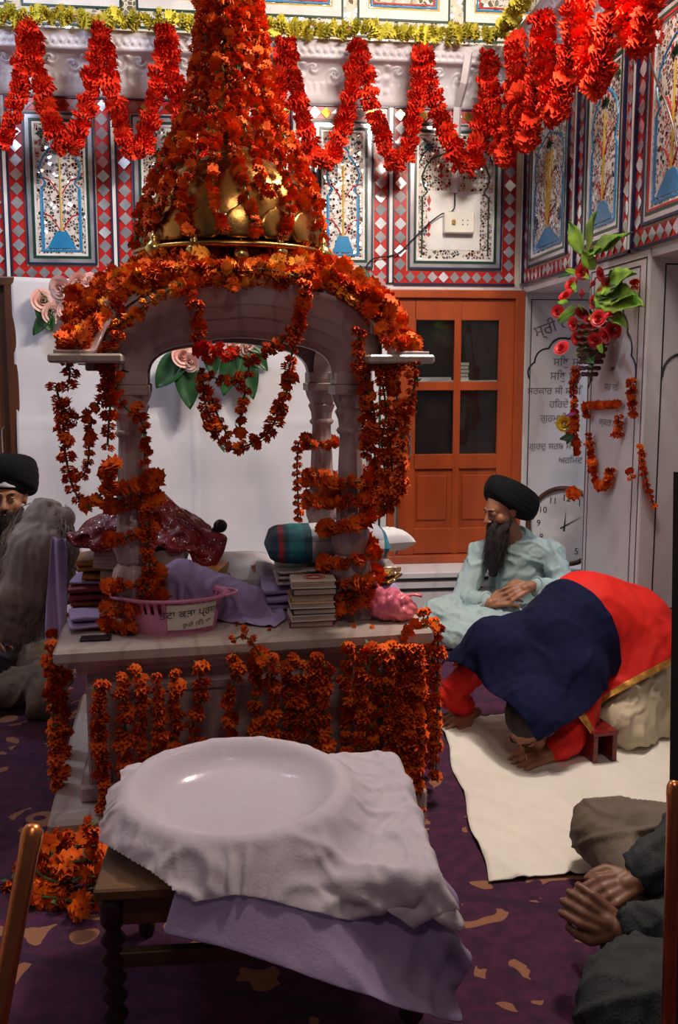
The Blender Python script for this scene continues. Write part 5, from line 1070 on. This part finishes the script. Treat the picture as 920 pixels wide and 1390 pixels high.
def head_prims(c, f, up, s=1.0):
    R = frame(f, up); P = lambda x, y, z: c+R@np.array([x, y, z])*s; E = lambda x, y, z, a, b, d: ('e', P(x, y, z), (a*s, b*s, d*s), R)
    o = [E(0, -.012, .035, .074, .094, .088), E(0, .018, -.02, .062, .07, .08), E(0, .045, -.072, .036, .036, .03), E(0, .055, .03, .05, .035, .04), E(.042, .055, -.022, .024, .024, .026), E(-.042, .055, -.022, .024, .024, .026),
         ('c', P(0, .09, .02), P(0, .117, -.022), .0085*s, .0125*s), E(.012, .102, -.027, .009, .011, .008), E(-.012, .102, -.027, .009, .011, .008), ('c', P(-.034, .084, .032), P(-.008, .09, .03), .008*s, .008*s), ('c', P(.034, .084, .032), P(.008, .09, .03), .008*s, .008*s),
         E(0, .088, -.052, .022, .012, .0065), E(0, .086, -.063, .02, .012, .007)]
    for q in (-1, 1): o += [E(q*.074, -.008, -.005, .008, .017, .028), E(q*.078, -.016, .006, .006, .014, .018)]
    return o
def face_parts(par, c, f, up, s=1.0, look=(0, 0), lids=.3):
    R = frame(f, up); P = lambda x, y, z: c+R@np.array([x, y, z])*s
    for q in (-1, 1):
        m = MB(); m.ell(P(q*.03, .079, .012), (.0125*s,)*3, R); e = m.build('eye', M['eyewhite'], par, smooth=True)
        m = MB(); m.ell(P(q*.03+look[0]*.004, .0885, .012+look[1]*.004), (.0055*s, .0035*s, .0055*s), R); m.build('iris', M['iris'], e, smooth=True)
        m = MB(); m.ell(P(q*.03, .081, .018-.004*lids), (.0145*s, .0125*s, (.006+.008*lids)*s), R); m.build('eyelid', par['skinmat_'] if False else M[par.get('tone', 'skin')], par, smooth=True)
        m = MB(); m.tube([P(q*.012, .098, .032), P(q*.028, .099, .038), P(q*.046, .086, .034)], [.0035*s, .0045*s, .002*s], 8, flat=.6); m.build('eyebrow', M['beard'], par, smooth=True)
    m = MB(); m.tube([P(-.02, .094, -.057), P(0, .1, -.0555), P(.02, .094, -.057)], [.002*s, .0045*s, .002*s], 8); m.build('lips', M['lips'], par, smooth=True)
def body(par, prims, tone, voxel=.0045, name='body'):
    b = MB(); add_prims(b, prims); n, V = fuse(b, voxel, 3, .5); return put_fused(n, V, name, M[tone], par)
def garment(par, prims, infl, m_, name, voxel=.01, folds=.006, freq=9, stretch=(1, 1, 1), sm=6, seed=0, clip=None, label=None):
    b = MB(); add_prims(b, prims, infl); st = np.array(stretch)
    def dp(V):
        w = nz3(V, 2.5, seed+4)[:, None]*np.array([.25, -.2, .3]); a = nz3(V*st+w, freq, seed); c_ = nz3(V*st*[1.2, 1, .7]+w+3, freq*1.9, seed); return folds*1.5*np.maximum(0, 1-np.abs(a)*5)**1.3+folds*.8*np.maximum(0, 1-np.abs(c_)*5)-folds*.5
    n, V = fuse(b, voxel, sm, .5, disp=dp)
    return put_fused(n, V, name, M[m_], par, label=label)
def turban(par, c, f, up, s=1.0, tilt=.25, size=(.118, .15, .085), m_='turban_black', under=None):
    # layered wraps: each wrap is a slanted padded band crossing at the forehead
    R = frame(f, up); P = lambda x, y, z: c+R@np.array([x, y, z])*s; b = MB()
    a, l, h = size
    b.ell(P(0, -.025, .085), (a*s*.93, l*s*.93, h*s*.98), R, 40, 24)
    for k in range(9):
        t = k/8; z0 = .045+.085*t; sh = math.sqrt(max(.1, 1-((z0-.085)/(h*1.12))**2)); sg = 1 if k % 2 else -1
        pts = []
        for q in np.linspace(0, 2*pi, 41):
            x = a*sh*math.cos(q)*.94; y = -.025+l*sh*math.sin(q)*.94; z = z0+tilt*.1*math.sin(q)+sg*.012*math.cos(q)+.02*max(0, math.sin(q))**3*(1-t); pts.append(P(x, y, z))
        b.tube(pts, .016*s, 10, flat=1.3)
    n, V = fuse(b, .0055, 4, .5); o = put_fused(n, V, 'turban', M[m_], par)
    if under:
        m = MB(); G = np.zeros((11, 5, 3))
        for i in range(11):
            for j in range(5):
                u = i/5-1; w_ = (1-abs(u)); G[i, j] = P(u*.045, .098-.02*u*u-.01*(j/4), .045+.045*(j/4)*1.0+.0*w_ if j else .048+.022*abs(u)*0-.0*w_); G[i, j] = P(u*.042*(1-j/4*.9), .1-.016*u*u-.006*(j/4), .047+.04*j/4)
        m.grid(G); m.build('under_turban', M[under], par, smooth=True, solid=.003)
    return o
def beard(par, c, f, up, L, wd, m_='beard', s=1.0, hang=(0, 0, -1), n=420, seed=0):
    R = frame(f, up); P = lambda x, y, z: c+R@np.array([x, y, z])*s; r = np.random.default_rng(seed); hang = U(hang); b = MB()
    p0 = P(0, .058, -.085)
    b.ell(P(0, .05, -.075), (.05*s, .045*s, .034*s), R)
    for q in (-1, 1): b.cap(P(q*.064, .012, -.045), P(q*.045, .045, -.08), .012*s, .024*s); b.cap(P(q*.034, .08, -.055), P(q*.004, .099, -.044), .006*s, .007*s)
    for k in range(5): t = k/4; b.cap(p0+hang*L*t*.8, p0+hang*L*(t*.8+.15), (wd*(1-.45*t)), wd*(.9-.5*t))
    nn, V = fuse(b, .006, 4, .5, disp=lambda V: .006*nz3(V*[1, 1, .25], 60, seed)+.004*nz3(V*[1, 1, .3], 120, 2)); o = put_fused(nn, V, 'beard', M[m_], par)
    h = MB()
    for k in range(n):
        a = r.random()*2*pi; t0 = r.random()*.7; rad = wd*(1-.4*t0)*.95; ax = R[:, 0]*math.cos(a)+R[:, 1]*math.sin(a); q0 = p0+hang*L*t0*.8+ax*rad; q1 = q0+hang*L*.22+ax*.004*r.normal()+r.normal(0, .006, 3); q2 = q1+hang*L*.2+r.normal(0, .008, 3); h.tube([q0, q1, q2], [.0016, .0012, .0004], 3, cap=False)
    h.build('hair_strands', M[m_], o); return o
# ---------------------------------------------------------------- man in pale blue, seated by the pillar
def P1(px, py, Y): return pY(px, py, Y)
hc1 = P1(683, 692, 4.52); f1 = U(-CR*.9-np.array([math.sin(PSI), math.cos(PSI), 0])*.42+np.array([0, 0, -.3])); up1 = np.array([-.12, -.05, 1.0])
m1 = thing('person', 'man in pale blue kurta and black turban seated cross-legged beside the pillar, hands clasped', 'person', (hc1[0], 4.6, 0)); m1['tone'] = 'skin'
sR, sL = P1(652, 752, 4.66), P1(748, 752, 4.56); eR, eL = P1(627, 812, 4.55), P1(768, 800, 4.42); wR, wL = P1(665, 818, 4.38), P1(718, 796, 4.34)
pel = J(700, .13, 4.72); chest = P1(702, 775, 4.66); nb = P1(702, 735, 4.63); Ib = np.eye(3)
kR, kL = J(595, .13, 4.45), J(790, .14, 4.36); aR, aL = J(690, .07, 4.2), J(655, .08, 4.32); hR, hL = J(675, .12, 4.68), J(725, .12, 4.66)
dR = U(P1(708, 806, 4.32)-wR); dL = U(P1(672, 812, 4.33)-wL); toc = U(CC-P1(690, 800, 4.3))
tor = [('c', pel, chest, .14, .135), ('c', chest, nb+[0, 0, -.04], .13, .1), ('c', sR, sL, .062, .062), ('c', nb+[0, 0, -.06], sR, .08, .06), ('c', nb+[0, 0, -.06], sL, .08, .06)]
arms = [('c', sR, eR, .052, .042), ('c', eR, wR, .041, .027), ('c', sL, eL, .052, .042), ('c', eL, wL, .041, .027)]
legs = [('c', hR, kR, .088, .068), ('c', kR, aR, .062, .042), ('c', hL, kL, .088, .068), ('c', kL, aL, .062, .042)]
neck = [('c', nb+[0, 0, -.03], hc1-f1*.015+[0, 0, -.07], .06, .056)]
hands = hand_prims(wR, dR, toc*.7+[0, 0, .5], -1, .45, .05, 1.0)+hand_prims(wL, dL, toc*.9+[0, 0, .45], 1, .55, .06, 1.0)
feet = [('c', aR, aR+[-.12, -.04, -.03], .038, .026), ('c', aL, aL+[.13, -.05, -.03], .038, .026)]
body(m1, tor+arms+legs+neck+hands+feet+head_prims(hc1, f1, up1, 1.02), 'skin')
garment(m1, tor+[arms[0], ('c', eR, eR+(wR-eR)*.8, .041, .034), arms[2], ('c', eL, eL+(wL-eL)*.72, .043, .036), ('c', chest+[0, 0, -.02], pel+[0, -.03, .0], .14, .16), ('c', pel, P1(640, 850, 4.5), .12, .07), ('c', pel, P1(745, 850, 4.5), .12, .07)], .016, 'kurta_blue', 'kurta', .008, .0075, 6, (1, 1, 1.3), 5, seed=3)
garment(m1, legs+[('c', kR, J(570, .05, 4.4), .05, .045), ('c', J(600, .06, 4.3), J(720, .06, 4.2), .05, .05), ('c', J(640, .09, 4.4), J(700, .1, 4.4), .08, .08)], .02, 'kurta_blue', 'loose_trousers', .010, .010, 7, (1.4, 1, 1), 5, seed=8)
m = MB(); 
for k in range(16): pass
ncd = U(hc1-nb); A = axes(ncd); m.tube([nb+ncd*.045+.066*(A[:, 0]*math.cos(t)+A[:, 1]*math.sin(t)) for t in np.linspace(0, 2*pi, 30)], .009, 8, flat=1.8); m.build('collar', M['kurta_blue'], m1, smooth=True)
for w_, e_, k_ in ((wR, eR, .8), (wL, eL, .72)):
    q = e_+(w_-e_)*k_; d = U(w_-e_); A = axes(d); m = MB(); m.tube([q+d*.012+.048*(A[:, 0]*math.cos(t)+A[:, 1]*math.sin(t)) for t in np.linspace(0, 2*pi, 26)], .006, 6, flat=2); m.build('cuff', M['kurta_blue'], m1, smooth=True)
d = U(wR-eR); A = axes(d); m = MB(); m.tube([wR-d*.02+.034*(A[:, 0]*math.cos(t)+A[:, 1]*math.sin(t)) for t in np.linspace(0, 2*pi, 26)], .003, 8); m.build('steel_bangle', M['steel'], m1, smooth=True)
face_parts(m1, hc1, f1, up1, 1.02, lids=.9); turban(m1, hc1+f1*.012+[0, 0, -.002], U(f1+[0, 0, .78]), up1, 1.0, .1, (.118, .165, .098))
beard(m1, hc1, f1, up1, .25, .064, hang=(-.1, -.02, -1), seed=2)
# ---------------------------------------------------------------- man at the left edge with the hair whisk
hc2 = pY(10, 676, 3.95); f2 = U(np.array([.12, -1, -.05])); up2 = np.array([.05, 0, 1.0])
m2 = thing('person', 'man in black turban with white under-turban seated at the left edge waving a whisk', 'person', (hc2[0], 4.0, 0)); m2['tone'] = 'skin'
nb2 = hc2+[-.0, .04, -.15]; ch2 = nb2+[-.03, .03, -.2]; pel2 = np.array([nb2[0]-.03, 4.08, .13]); s1_, s2_ = nb2+[.19, .0, -.05], nb2+[-.2, .02, -.05]
e1_ = s1_+[.03, -.08, -.22]; w1_ = pY(20, 800, 3.75); e2_, w2_ = s2_+[-.04, -.06, -.26], s2_+[.1, -.25, -.34]
k1_, k2_ = J(70, .12, 3.72), np.array([pel2[0]-.4, 3.75, .12]); a1_, a2_ = np.array([pel2[0]-.08, 3.62, .07]), np.array([pel2[0]+.1, 3.68, .07])
tor2 = [('c', pel2, ch2, .14, .14), ('c', ch2, nb2+[0, 0, -.04], .135, .09), ('c', s1_, s2_, .06, .06)]; ar2 = [('c', s1_, e1_, .052, .042), ('c', e1_, w1_, .041, .028), ('c', s2_, e2_, .052, .042), ('c', e2_, w2_, .041, .028)]
lg2 = [('c', pel2+[.1, -.05, 0], k1_, .088, .068), ('c', k1_, a1_, .062, .042), ('c', pel2+[-.1, -.05, 0], k2_, .088, .068), ('c', k2_, a2_, .062, .042)]
hd2 = hand_prims(w1_, [.25, -.2, .9], [.2, -1, 0], 1, 1.0, .02)+hand_prims(w2_, [.6, -.3, -.1], [0, -.3, 1], -1, .4)
body(m2, tor2+ar2+lg2+[('c', nb2+[0, 0, -.03], hc2+[0, .0, -.06], .058, .056)]+hd2+head_prims(hc2, f2, up2, 1.0), 'skin', .006)
garment(m2, tor2+[ar2[0], ('c', e1_, e1_+(w1_-e1_)*.75, .041, .035), ar2[2], ('c', e2_, e2_+(w2_-e2_)*.8, .041, .035), ('c', ch2, pel2, .14, .17)], .016, 'grey_cloth', 'kurta', .011, .01, 8, seed=4)
garment(m2, lg2+[('c', k1_, J(60, .06, 3.6), .07, .06)], .02, 'khaki', 'trousers', .012, .01, 8, seed=5)
face_parts(m2, hc2, f2, up2, 1.0, lids=.2); turban(m2, hc2, U(f2+[0, 0, .15]), up2, 1.05, .35, (.112, .135, .1), under='white_cloth')
beard(m2, hc2, f2, up2, .16, .05, seed=9, n=150)
# the whisk
hb_ = pY(22, 770, 3.72); tp = pY(70, 690, 3.55); t = thing('hair_whisk', 'big grey-white hair whisk sweeping down in front of the seated man at left', 'whisk', w1_)
m = MB(); m.tube([w1_+[-.01, -.06, -.06], w1_+[.03, -.05, .05], tp+[-.04, .02, .01]], [.013, .012, .016], 12); m.build('handle', M['brass'], t, smooth=True)
r_ = np.random.default_rng(3); ctrl = [pY(60, 700, 3.5), pY(50, 745, 3.45), pY(32, 800, 3.45), pY(18, 850, 3.48)]; rad_ = [.09, .15, .16, .1]
b = MB()
for i in range(3): b.cap(ctrl[i], ctrl[i+1], rad_[i]*.8, rad_[i+1]*.75)
b.cap(pY(85, 705, 3.5), pY(55, 760, 3.45), .05, .1)
n_, V = fuse(b, .009, 6, .5, disp=lambda V: .012*nz3(V*[1.6, 1.6, .2], 30, 5)); put_fused(n_, V, 'hair_core', M['yak_hair'], t)
b = MB(); cr_ = crom(ctrl, .02)
for k in range(2600):
    u = r_.random()**.8*.75; i0 = int(u*(len(cr_)-1)); L = int((.2+.25*r_.random())*len(cr_)); ax = U(r_.normal(0, 1, 3)*[1, 1, .15]); pts = []
    for q in range(5):
        i = min(len(cr_)-1, i0+int(L*q/4)); tt = i/(len(cr_)-1); rr = np.interp(tt, [0, .33, .66, 1], rad_)*(.9+.14*q/4); over = max(0, i0+L*q/4-(len(cr_)-1))*.02; pts.append(cr_[i]+ax*rr*[1, .6, 1]+[0.02*math.sin(q*.9+k), 0, -over]+r_.normal(0, .004, 3))
    b.tube(pts, [.0022, .0022, .002, .0015, .0004], 3, cap=False)
b.build('long_hair', M['yak_hair'], t)
# ---------------------------------------------------------------- person bowing on the sheet
m3 = thing('person', 'person bowing to the floor under navy and red shawls, hand resting on the white sheet', 'person', (1.3, 3.2, 0)); m3['tone'] = 'skin'
pe3 = J(850, .36, 3.3); mid3 = J(800, .42, 3.3); ch3 = J(758, .34, 3.2); nb3 = J(725, .24, 3.08); hc3 = J(722, .145, 2.98)
sh_r, sh_l = J(778, .3, 3.08), J(672, .33, 3.25); el_r, el_l = J(775, .085, 2.95), J(612, .14, 3.3); wr_r = pZ(748, 1022, .045); wr_l = pZ(640, 968, .045)
kn_r, kn_l = J(845, .085, 3.08), J(790, .09, 3.38); an_r, an_l = J(915, .06, 3.25), J(868, .06, 3.42)
tor3 = [('c', pe3, mid3, .15, .15), ('c', mid3, ch3, .145, .13), ('c', ch3, nb3, .12, .06), ('c', sh_r, sh_l, .065, .065), ('c', ch3, sh_r, .1, .06), ('c', ch3, sh_l, .1, .06)]
ar3 = [('c', sh_r, el_r, .05, .042), ('c', el_r, wr_r, .04, .026), ('c', sh_l, el_l, .05, .042), ('c', el_l, wr_l, .04, .026)]
lg3 = [('c', pe3, kn_r, .12, .072), ('c', kn_r, an_r, .066, .042), ('c', pe3, kn_l, .12, .075), ('c', kn_l, an_l, .066, .042), ('c', an_r, an_r+[.1, .06, -.02], .038, .028), ('c', an_l, an_l+[.1, .06, -.02], .038, .028)]
f3 = U(np.array([-.45, -.35, -.85])); up3 = np.array([-.6, -.5, .5])
hd3 = hand_prims(wr_r, pZ(700, 1032, .03)-wr_r, [.1, -.35, .9], 1, .75, .05, 1.05)+hand_prims(wr_l, [-.8, -.2, -.1], [0, -.2, 1], -1, .3)
body(m3, tor3+ar3+lg3+[('c', nb3, hc3+[0, 0, .02], .055, .055)]+hd3+head_prims(hc3, f3, up3, .98), 'skin', .005)
face_parts(m3, hc3, f3, up3, .98); m = MB(); R3 = frame(f3, up3); m.ell(hc3+R3@np.array([0, -.02, .045]), (.082, .1, .09), R3); m.build('dark_hair', M['beard'], m3, smooth=True)
garment(m3, lg3[:4]+[('c', kn_r, kn_r+(an_r-kn_r)*.9+[0, 0, .03], .09, .09), ('c', pe3+[.03, -.05, -.05], kn_r+[.05, .02, .02], .14, .085)], .02, 'trousers_cream', 'trousers', .01, .014, 8, (1, 1, .8), 5, seed=6)
garment(m3, tor3+[ar3[0], ('c', el_r, el_r+(wr_r-el_r)*.6, .042, .036), ar3[2], ('c', el_l, el_l+(wr_l-el_l)*.6, .042, .036)], .014, 'red_cloth', 'tunic', .011, .006, 9, seed=7)
for k, cc_ in enumerate((wr_r,)):
    d = U(wr_r-el_r); A = axes(d)
    for q in (0, .012): m = MB(); m.tube([wr_r-d*(.02+q)+.031*(A[:, 0]*math.cos(t)+A[:, 1]*math.sin(t)) for t in np.linspace(0, 2*pi, 26)], .003, 8); m.build('bangle', M['brass'], m3, smooth=True)
m = MB(); rp_ = wr_r+U(pZ(700, 1032, .03)-wr_r)*.1; m.tube([rp_+.0125*np.array([0, math.cos(t), math.sin(t)])+[0, -.004, .003] for t in np.linspace(0, 2*pi, 20)], .002, 6); m.build('finger_ring', M['brass'], m3, smooth=True)
fl = [('p', .012)]
infl = lambda L, k: [(q[0], q[1], q[2], q[3]+k, q[4]+k) if q[0] == 'c' else q for q in L]
col = infl(tor3+ar3+lg3[:4]+[('c', kn_r, kn_r+(an_r-kn_r)*.9+[0, 0, .03], .09, .09), ('c', pe3+[.03, -.05, -.05], kn_r+[.05, .02, .02], .14, .085)], .034)+[('e', hc3+[0, 0, .02], (.115, .12, .115), I3)]+fl
axd = U((pe3-hc3)*[1, 1, 0]); ang = math.atan2(axd[1], axd[0]); ctr = (mid3*.55+pe3*.45)+[0, -.0, 0]
P0, lu, lv = sheet(ctr[0]+.0, ctr[1]+.04, .68, 1.14, .84, 90, 70, ang)
P = cloth(P0, lu, lv, col+[('b', np.array([2.05, 3.9, .9]), (.36, .31, .9), I3, .01)], steps=160, thick=.006, seed=21, bend=.1, fr=.45); P = wrinkle(P, .009, 8, (1, 1, .5), 1)
mb = MB(); mb.grid(P); nu, nv = P.shape[:2]; mb.m = []
for i in range(nu-1):
    for j in range(nv-1):
        e = min(i, j, nu-2-i, nv-2-j); mb.m.append(1 if e < 2 else 2 if (i > nu-26 or j > nv-14) and e < 26 else 1 if i in (nu-27, nu-26) else 0)
mb.build('red_shawl', [M['red_cloth'], M['gold_trim'], M['red_trim']], m3, smooth=True, solid=.003, subsurf=1)
col2 = infl(tor3[1:]+ar3, .052)+[('e', hc3+[0, 0, .02], (.135, .14, .135), I3)]+fl
c2 = (ch3*.35+nb3*.3+hc3*.35)
P0, lu, lv = sheet(c2[0]-.02-.0*axd[0], c2[1]+.04-.0*axd[1], .6, .56, .68, 54, 66, ang-.2)
P = cloth(P0, lu, lv, col2, steps=130, thick=.008, seed=22, bend=.1, fr=.6); P = wrinkle(P, .008, 8, (1, 1, .5), 2); mb = MB(); mb.grid(P); mb.build('navy_shawl', M['navy_cloth'], m3, smooth=True, solid=.003, subsurf=1)
# ---------------------------------------------------------------- person at the lower right, mostly outside the frame
kn4 = J(818, .125, 2.24); hp4 = np.array([1.42, 1.98, .14]); pe4 = np.array([1.45, 1.85, .14]); ank4 = np.array([1.02, 1.86, .07]); kn4b = np.array([.76, 1.56, .12]); ank4b = np.array([1.15, 1.78, .08])
ch4 = np.array([1.4, 1.83, .4]); nb4 = np.array([1.34, 1.8, .6]); hc4 = np.array([1.29, 1.79, .75]); sa4, sb4 = np.array([1.36, 2.0, .54]), np.array([1.34, 1.62, .54]); ea4, eb4 = np.array([1.22, 2.04, .3]), np.array([1.12, 1.6, .26]); wa4, wb4 = pY(862, 1196, 1.9), pY(842, 1262, 1.74)
m4 = thing('person', 'person in charcoal sweater and khaki trousers with clasped hands, cut off at lower right', 'person', (1.4, 1.85, 0)); m4['tone'] = 'skin_dark'
tor4 = [('c', pe4, ch4, .15, .15), ('c', ch4, nb4, .14, .09), ('c', sa4, sb4, .065, .065)]; ar4 = [('c', sa4, ea4, .055, .045), ('c', ea4, wa4, .042, .029), ('c', sb4, eb4, .055, .045), ('c', eb4, wb4, .042, .029)]
lg4 = [('c', hp4, kn4, .1, .072), ('c', kn4, ank4, .066, .042), ('c', pe4+[-.05, -.1, 0], kn4b, .1, .07), ('c', kn4b, ank4b, .065, .042)]
ha = U(pY(790, 1222, 1.86)-wa4); hb4 = U(pY(788, 1230, 1.78)-wb4); tc4 = U(CC-wa4)
hd4 = hand_prims(wa4, ha, tc4+[0, .2, .3], 1, .8, -.02, 1.0)+hand_prims(wb4, hb4, tc4*.8+[0, -.4, .2], -1, 1.0, -.02, 1.0)
body(m4, tor4+ar4+lg4+[('c', nb4, hc4+[0, 0, -.06], .058, .056)]+hd4+head_prims(hc4, (-1, .15, -.1), (0, 0, 1), 1.0), 'skin_dark', .0045)
face_parts(m4, hc4, (-1, .15, -.1), (0, 0, 1)); turban(m4, hc4, (-1, .15, .1), (0, 0, 1), 1.0)
garment(m4, tor4+[ar4[0], ('c', ea4, ea4+(wa4-ea4)*.86, .05, .038), ar4[2], ('c', eb4, eb4+(wb4-eb4)*.86, .05, .038), ('c', ch4, pe4, .16, .19)], .018, 'charcoal', 'sweater', .009, .008, 10, seed=11)
garment(m4, lg4[:2]+[('c', hp4, ank4, .12, .1)], .022, 'khaki', 'trousers', .008, .007, 6, (1, 1, 1.6), 12, seed=12)
garment(m4, lg4[2:]+[('c', kn4b, ank4, .09, .08)], .024, 'charcoal', 'lap_cloth', .01, .008, 8, seed=13)
for w_, e_, mt, nm, r in ((wa4, ea4, 'steel', 'steel_bangle', .033), (wb4, eb4, 'brass', 'brass_bangle', .033)):
    d = U(w_-e_); A = axes(d); m = MB(); m.tube([w_-d*.012+r*(A[:, 0]*math.cos(t)+A[:, 1]*math.sin(t)) for t in np.linspace(0, 2*pi, 30)], .0035, 8); m.build(nm, M[mt], m4, smooth=True)
for o in (m1, m2, m3, m4): del o['tone']
# ================================================================ light and camera
def area(name, loc, to, size, size_y, power, col):
    l = bpy.data.lights.new(name, 'AREA'); l.shape = 'RECTANGLE'; l.size = size; l.size_y = size_y; l.energy = power; l.color = col
    o = bpy.data.objects.new(name, l); COL.objects.link(o); o.location = loc; o.rotation_euler = (Vector(to)-Vector(loc)).to_track_quat('-Z', 'Y').to_euler(); return o
def fixture(name, label, a, b, strength, col, r=.018):
    m = MB(); m.tube([a, b], r, 12); em = mat('tube_glow', (.9, .9, .9), .5, emit=(col, strength)); o = m.build(name, em, None, label, 'lamp'); return o
area('key_tube', (1.15, 2.7, 3.55), (.4, 5.2, 2.3), 1.0, .12, 80, (1, .88, .78))
area('side_tube', (1.25, 3.1, 3.6), (.85, 2.3, 0), .35, .1, 62, (1, .86, .74))
area('cool_tube', (-1.7, 3.4, 3.7), (-.9, 5.2, 1.6), .8, .15, 32, (.72, .8, 1))
area('front_fill', (.3, .2, 3.7), (.6, 3.6, .9), .7, .15, 15, (1, .84, .74))  # added fill, no real lamp: brightens the shrine front and pillar face
area('aisle_tube', (3.0, 4.5, 3.2), (2.0, 5.2, .8), .8, .2, 40, (.85, .9, 1))
W = bpy.data.worlds.new('w'); SC.world = W; W.use_nodes = True; W.node_tree.nodes['Background'].inputs[0].default_value = (.55, .45, .6, 1); W.node_tree.nodes['Background'].inputs[1].default_value = .07
cam = bpy.data.cameras.new('camera'); co = bpy.data.objects.new('camera', cam); COL.objects.link(co); SC.camera = co
cam.sensor_fit = 'VERTICAL'; cam.sensor_height = 24; cam.lens = FPX/1390*24; cam.shift_y = -45/1390; cam.clip_start = .02
co.matrix_world = Matrix([[CR[i], CU[i], -CF[i], CC[i]] for i in range(3)]+[[0, 0, 0, 1]])
SC.view_settings.view_transform = 'Standard'; SC.view_settings.look = 'None'; SC.view_settings.gamma = 1; SC.view_settings.use_curve_mapping = False; SC.view_settings.exposure = 0.0
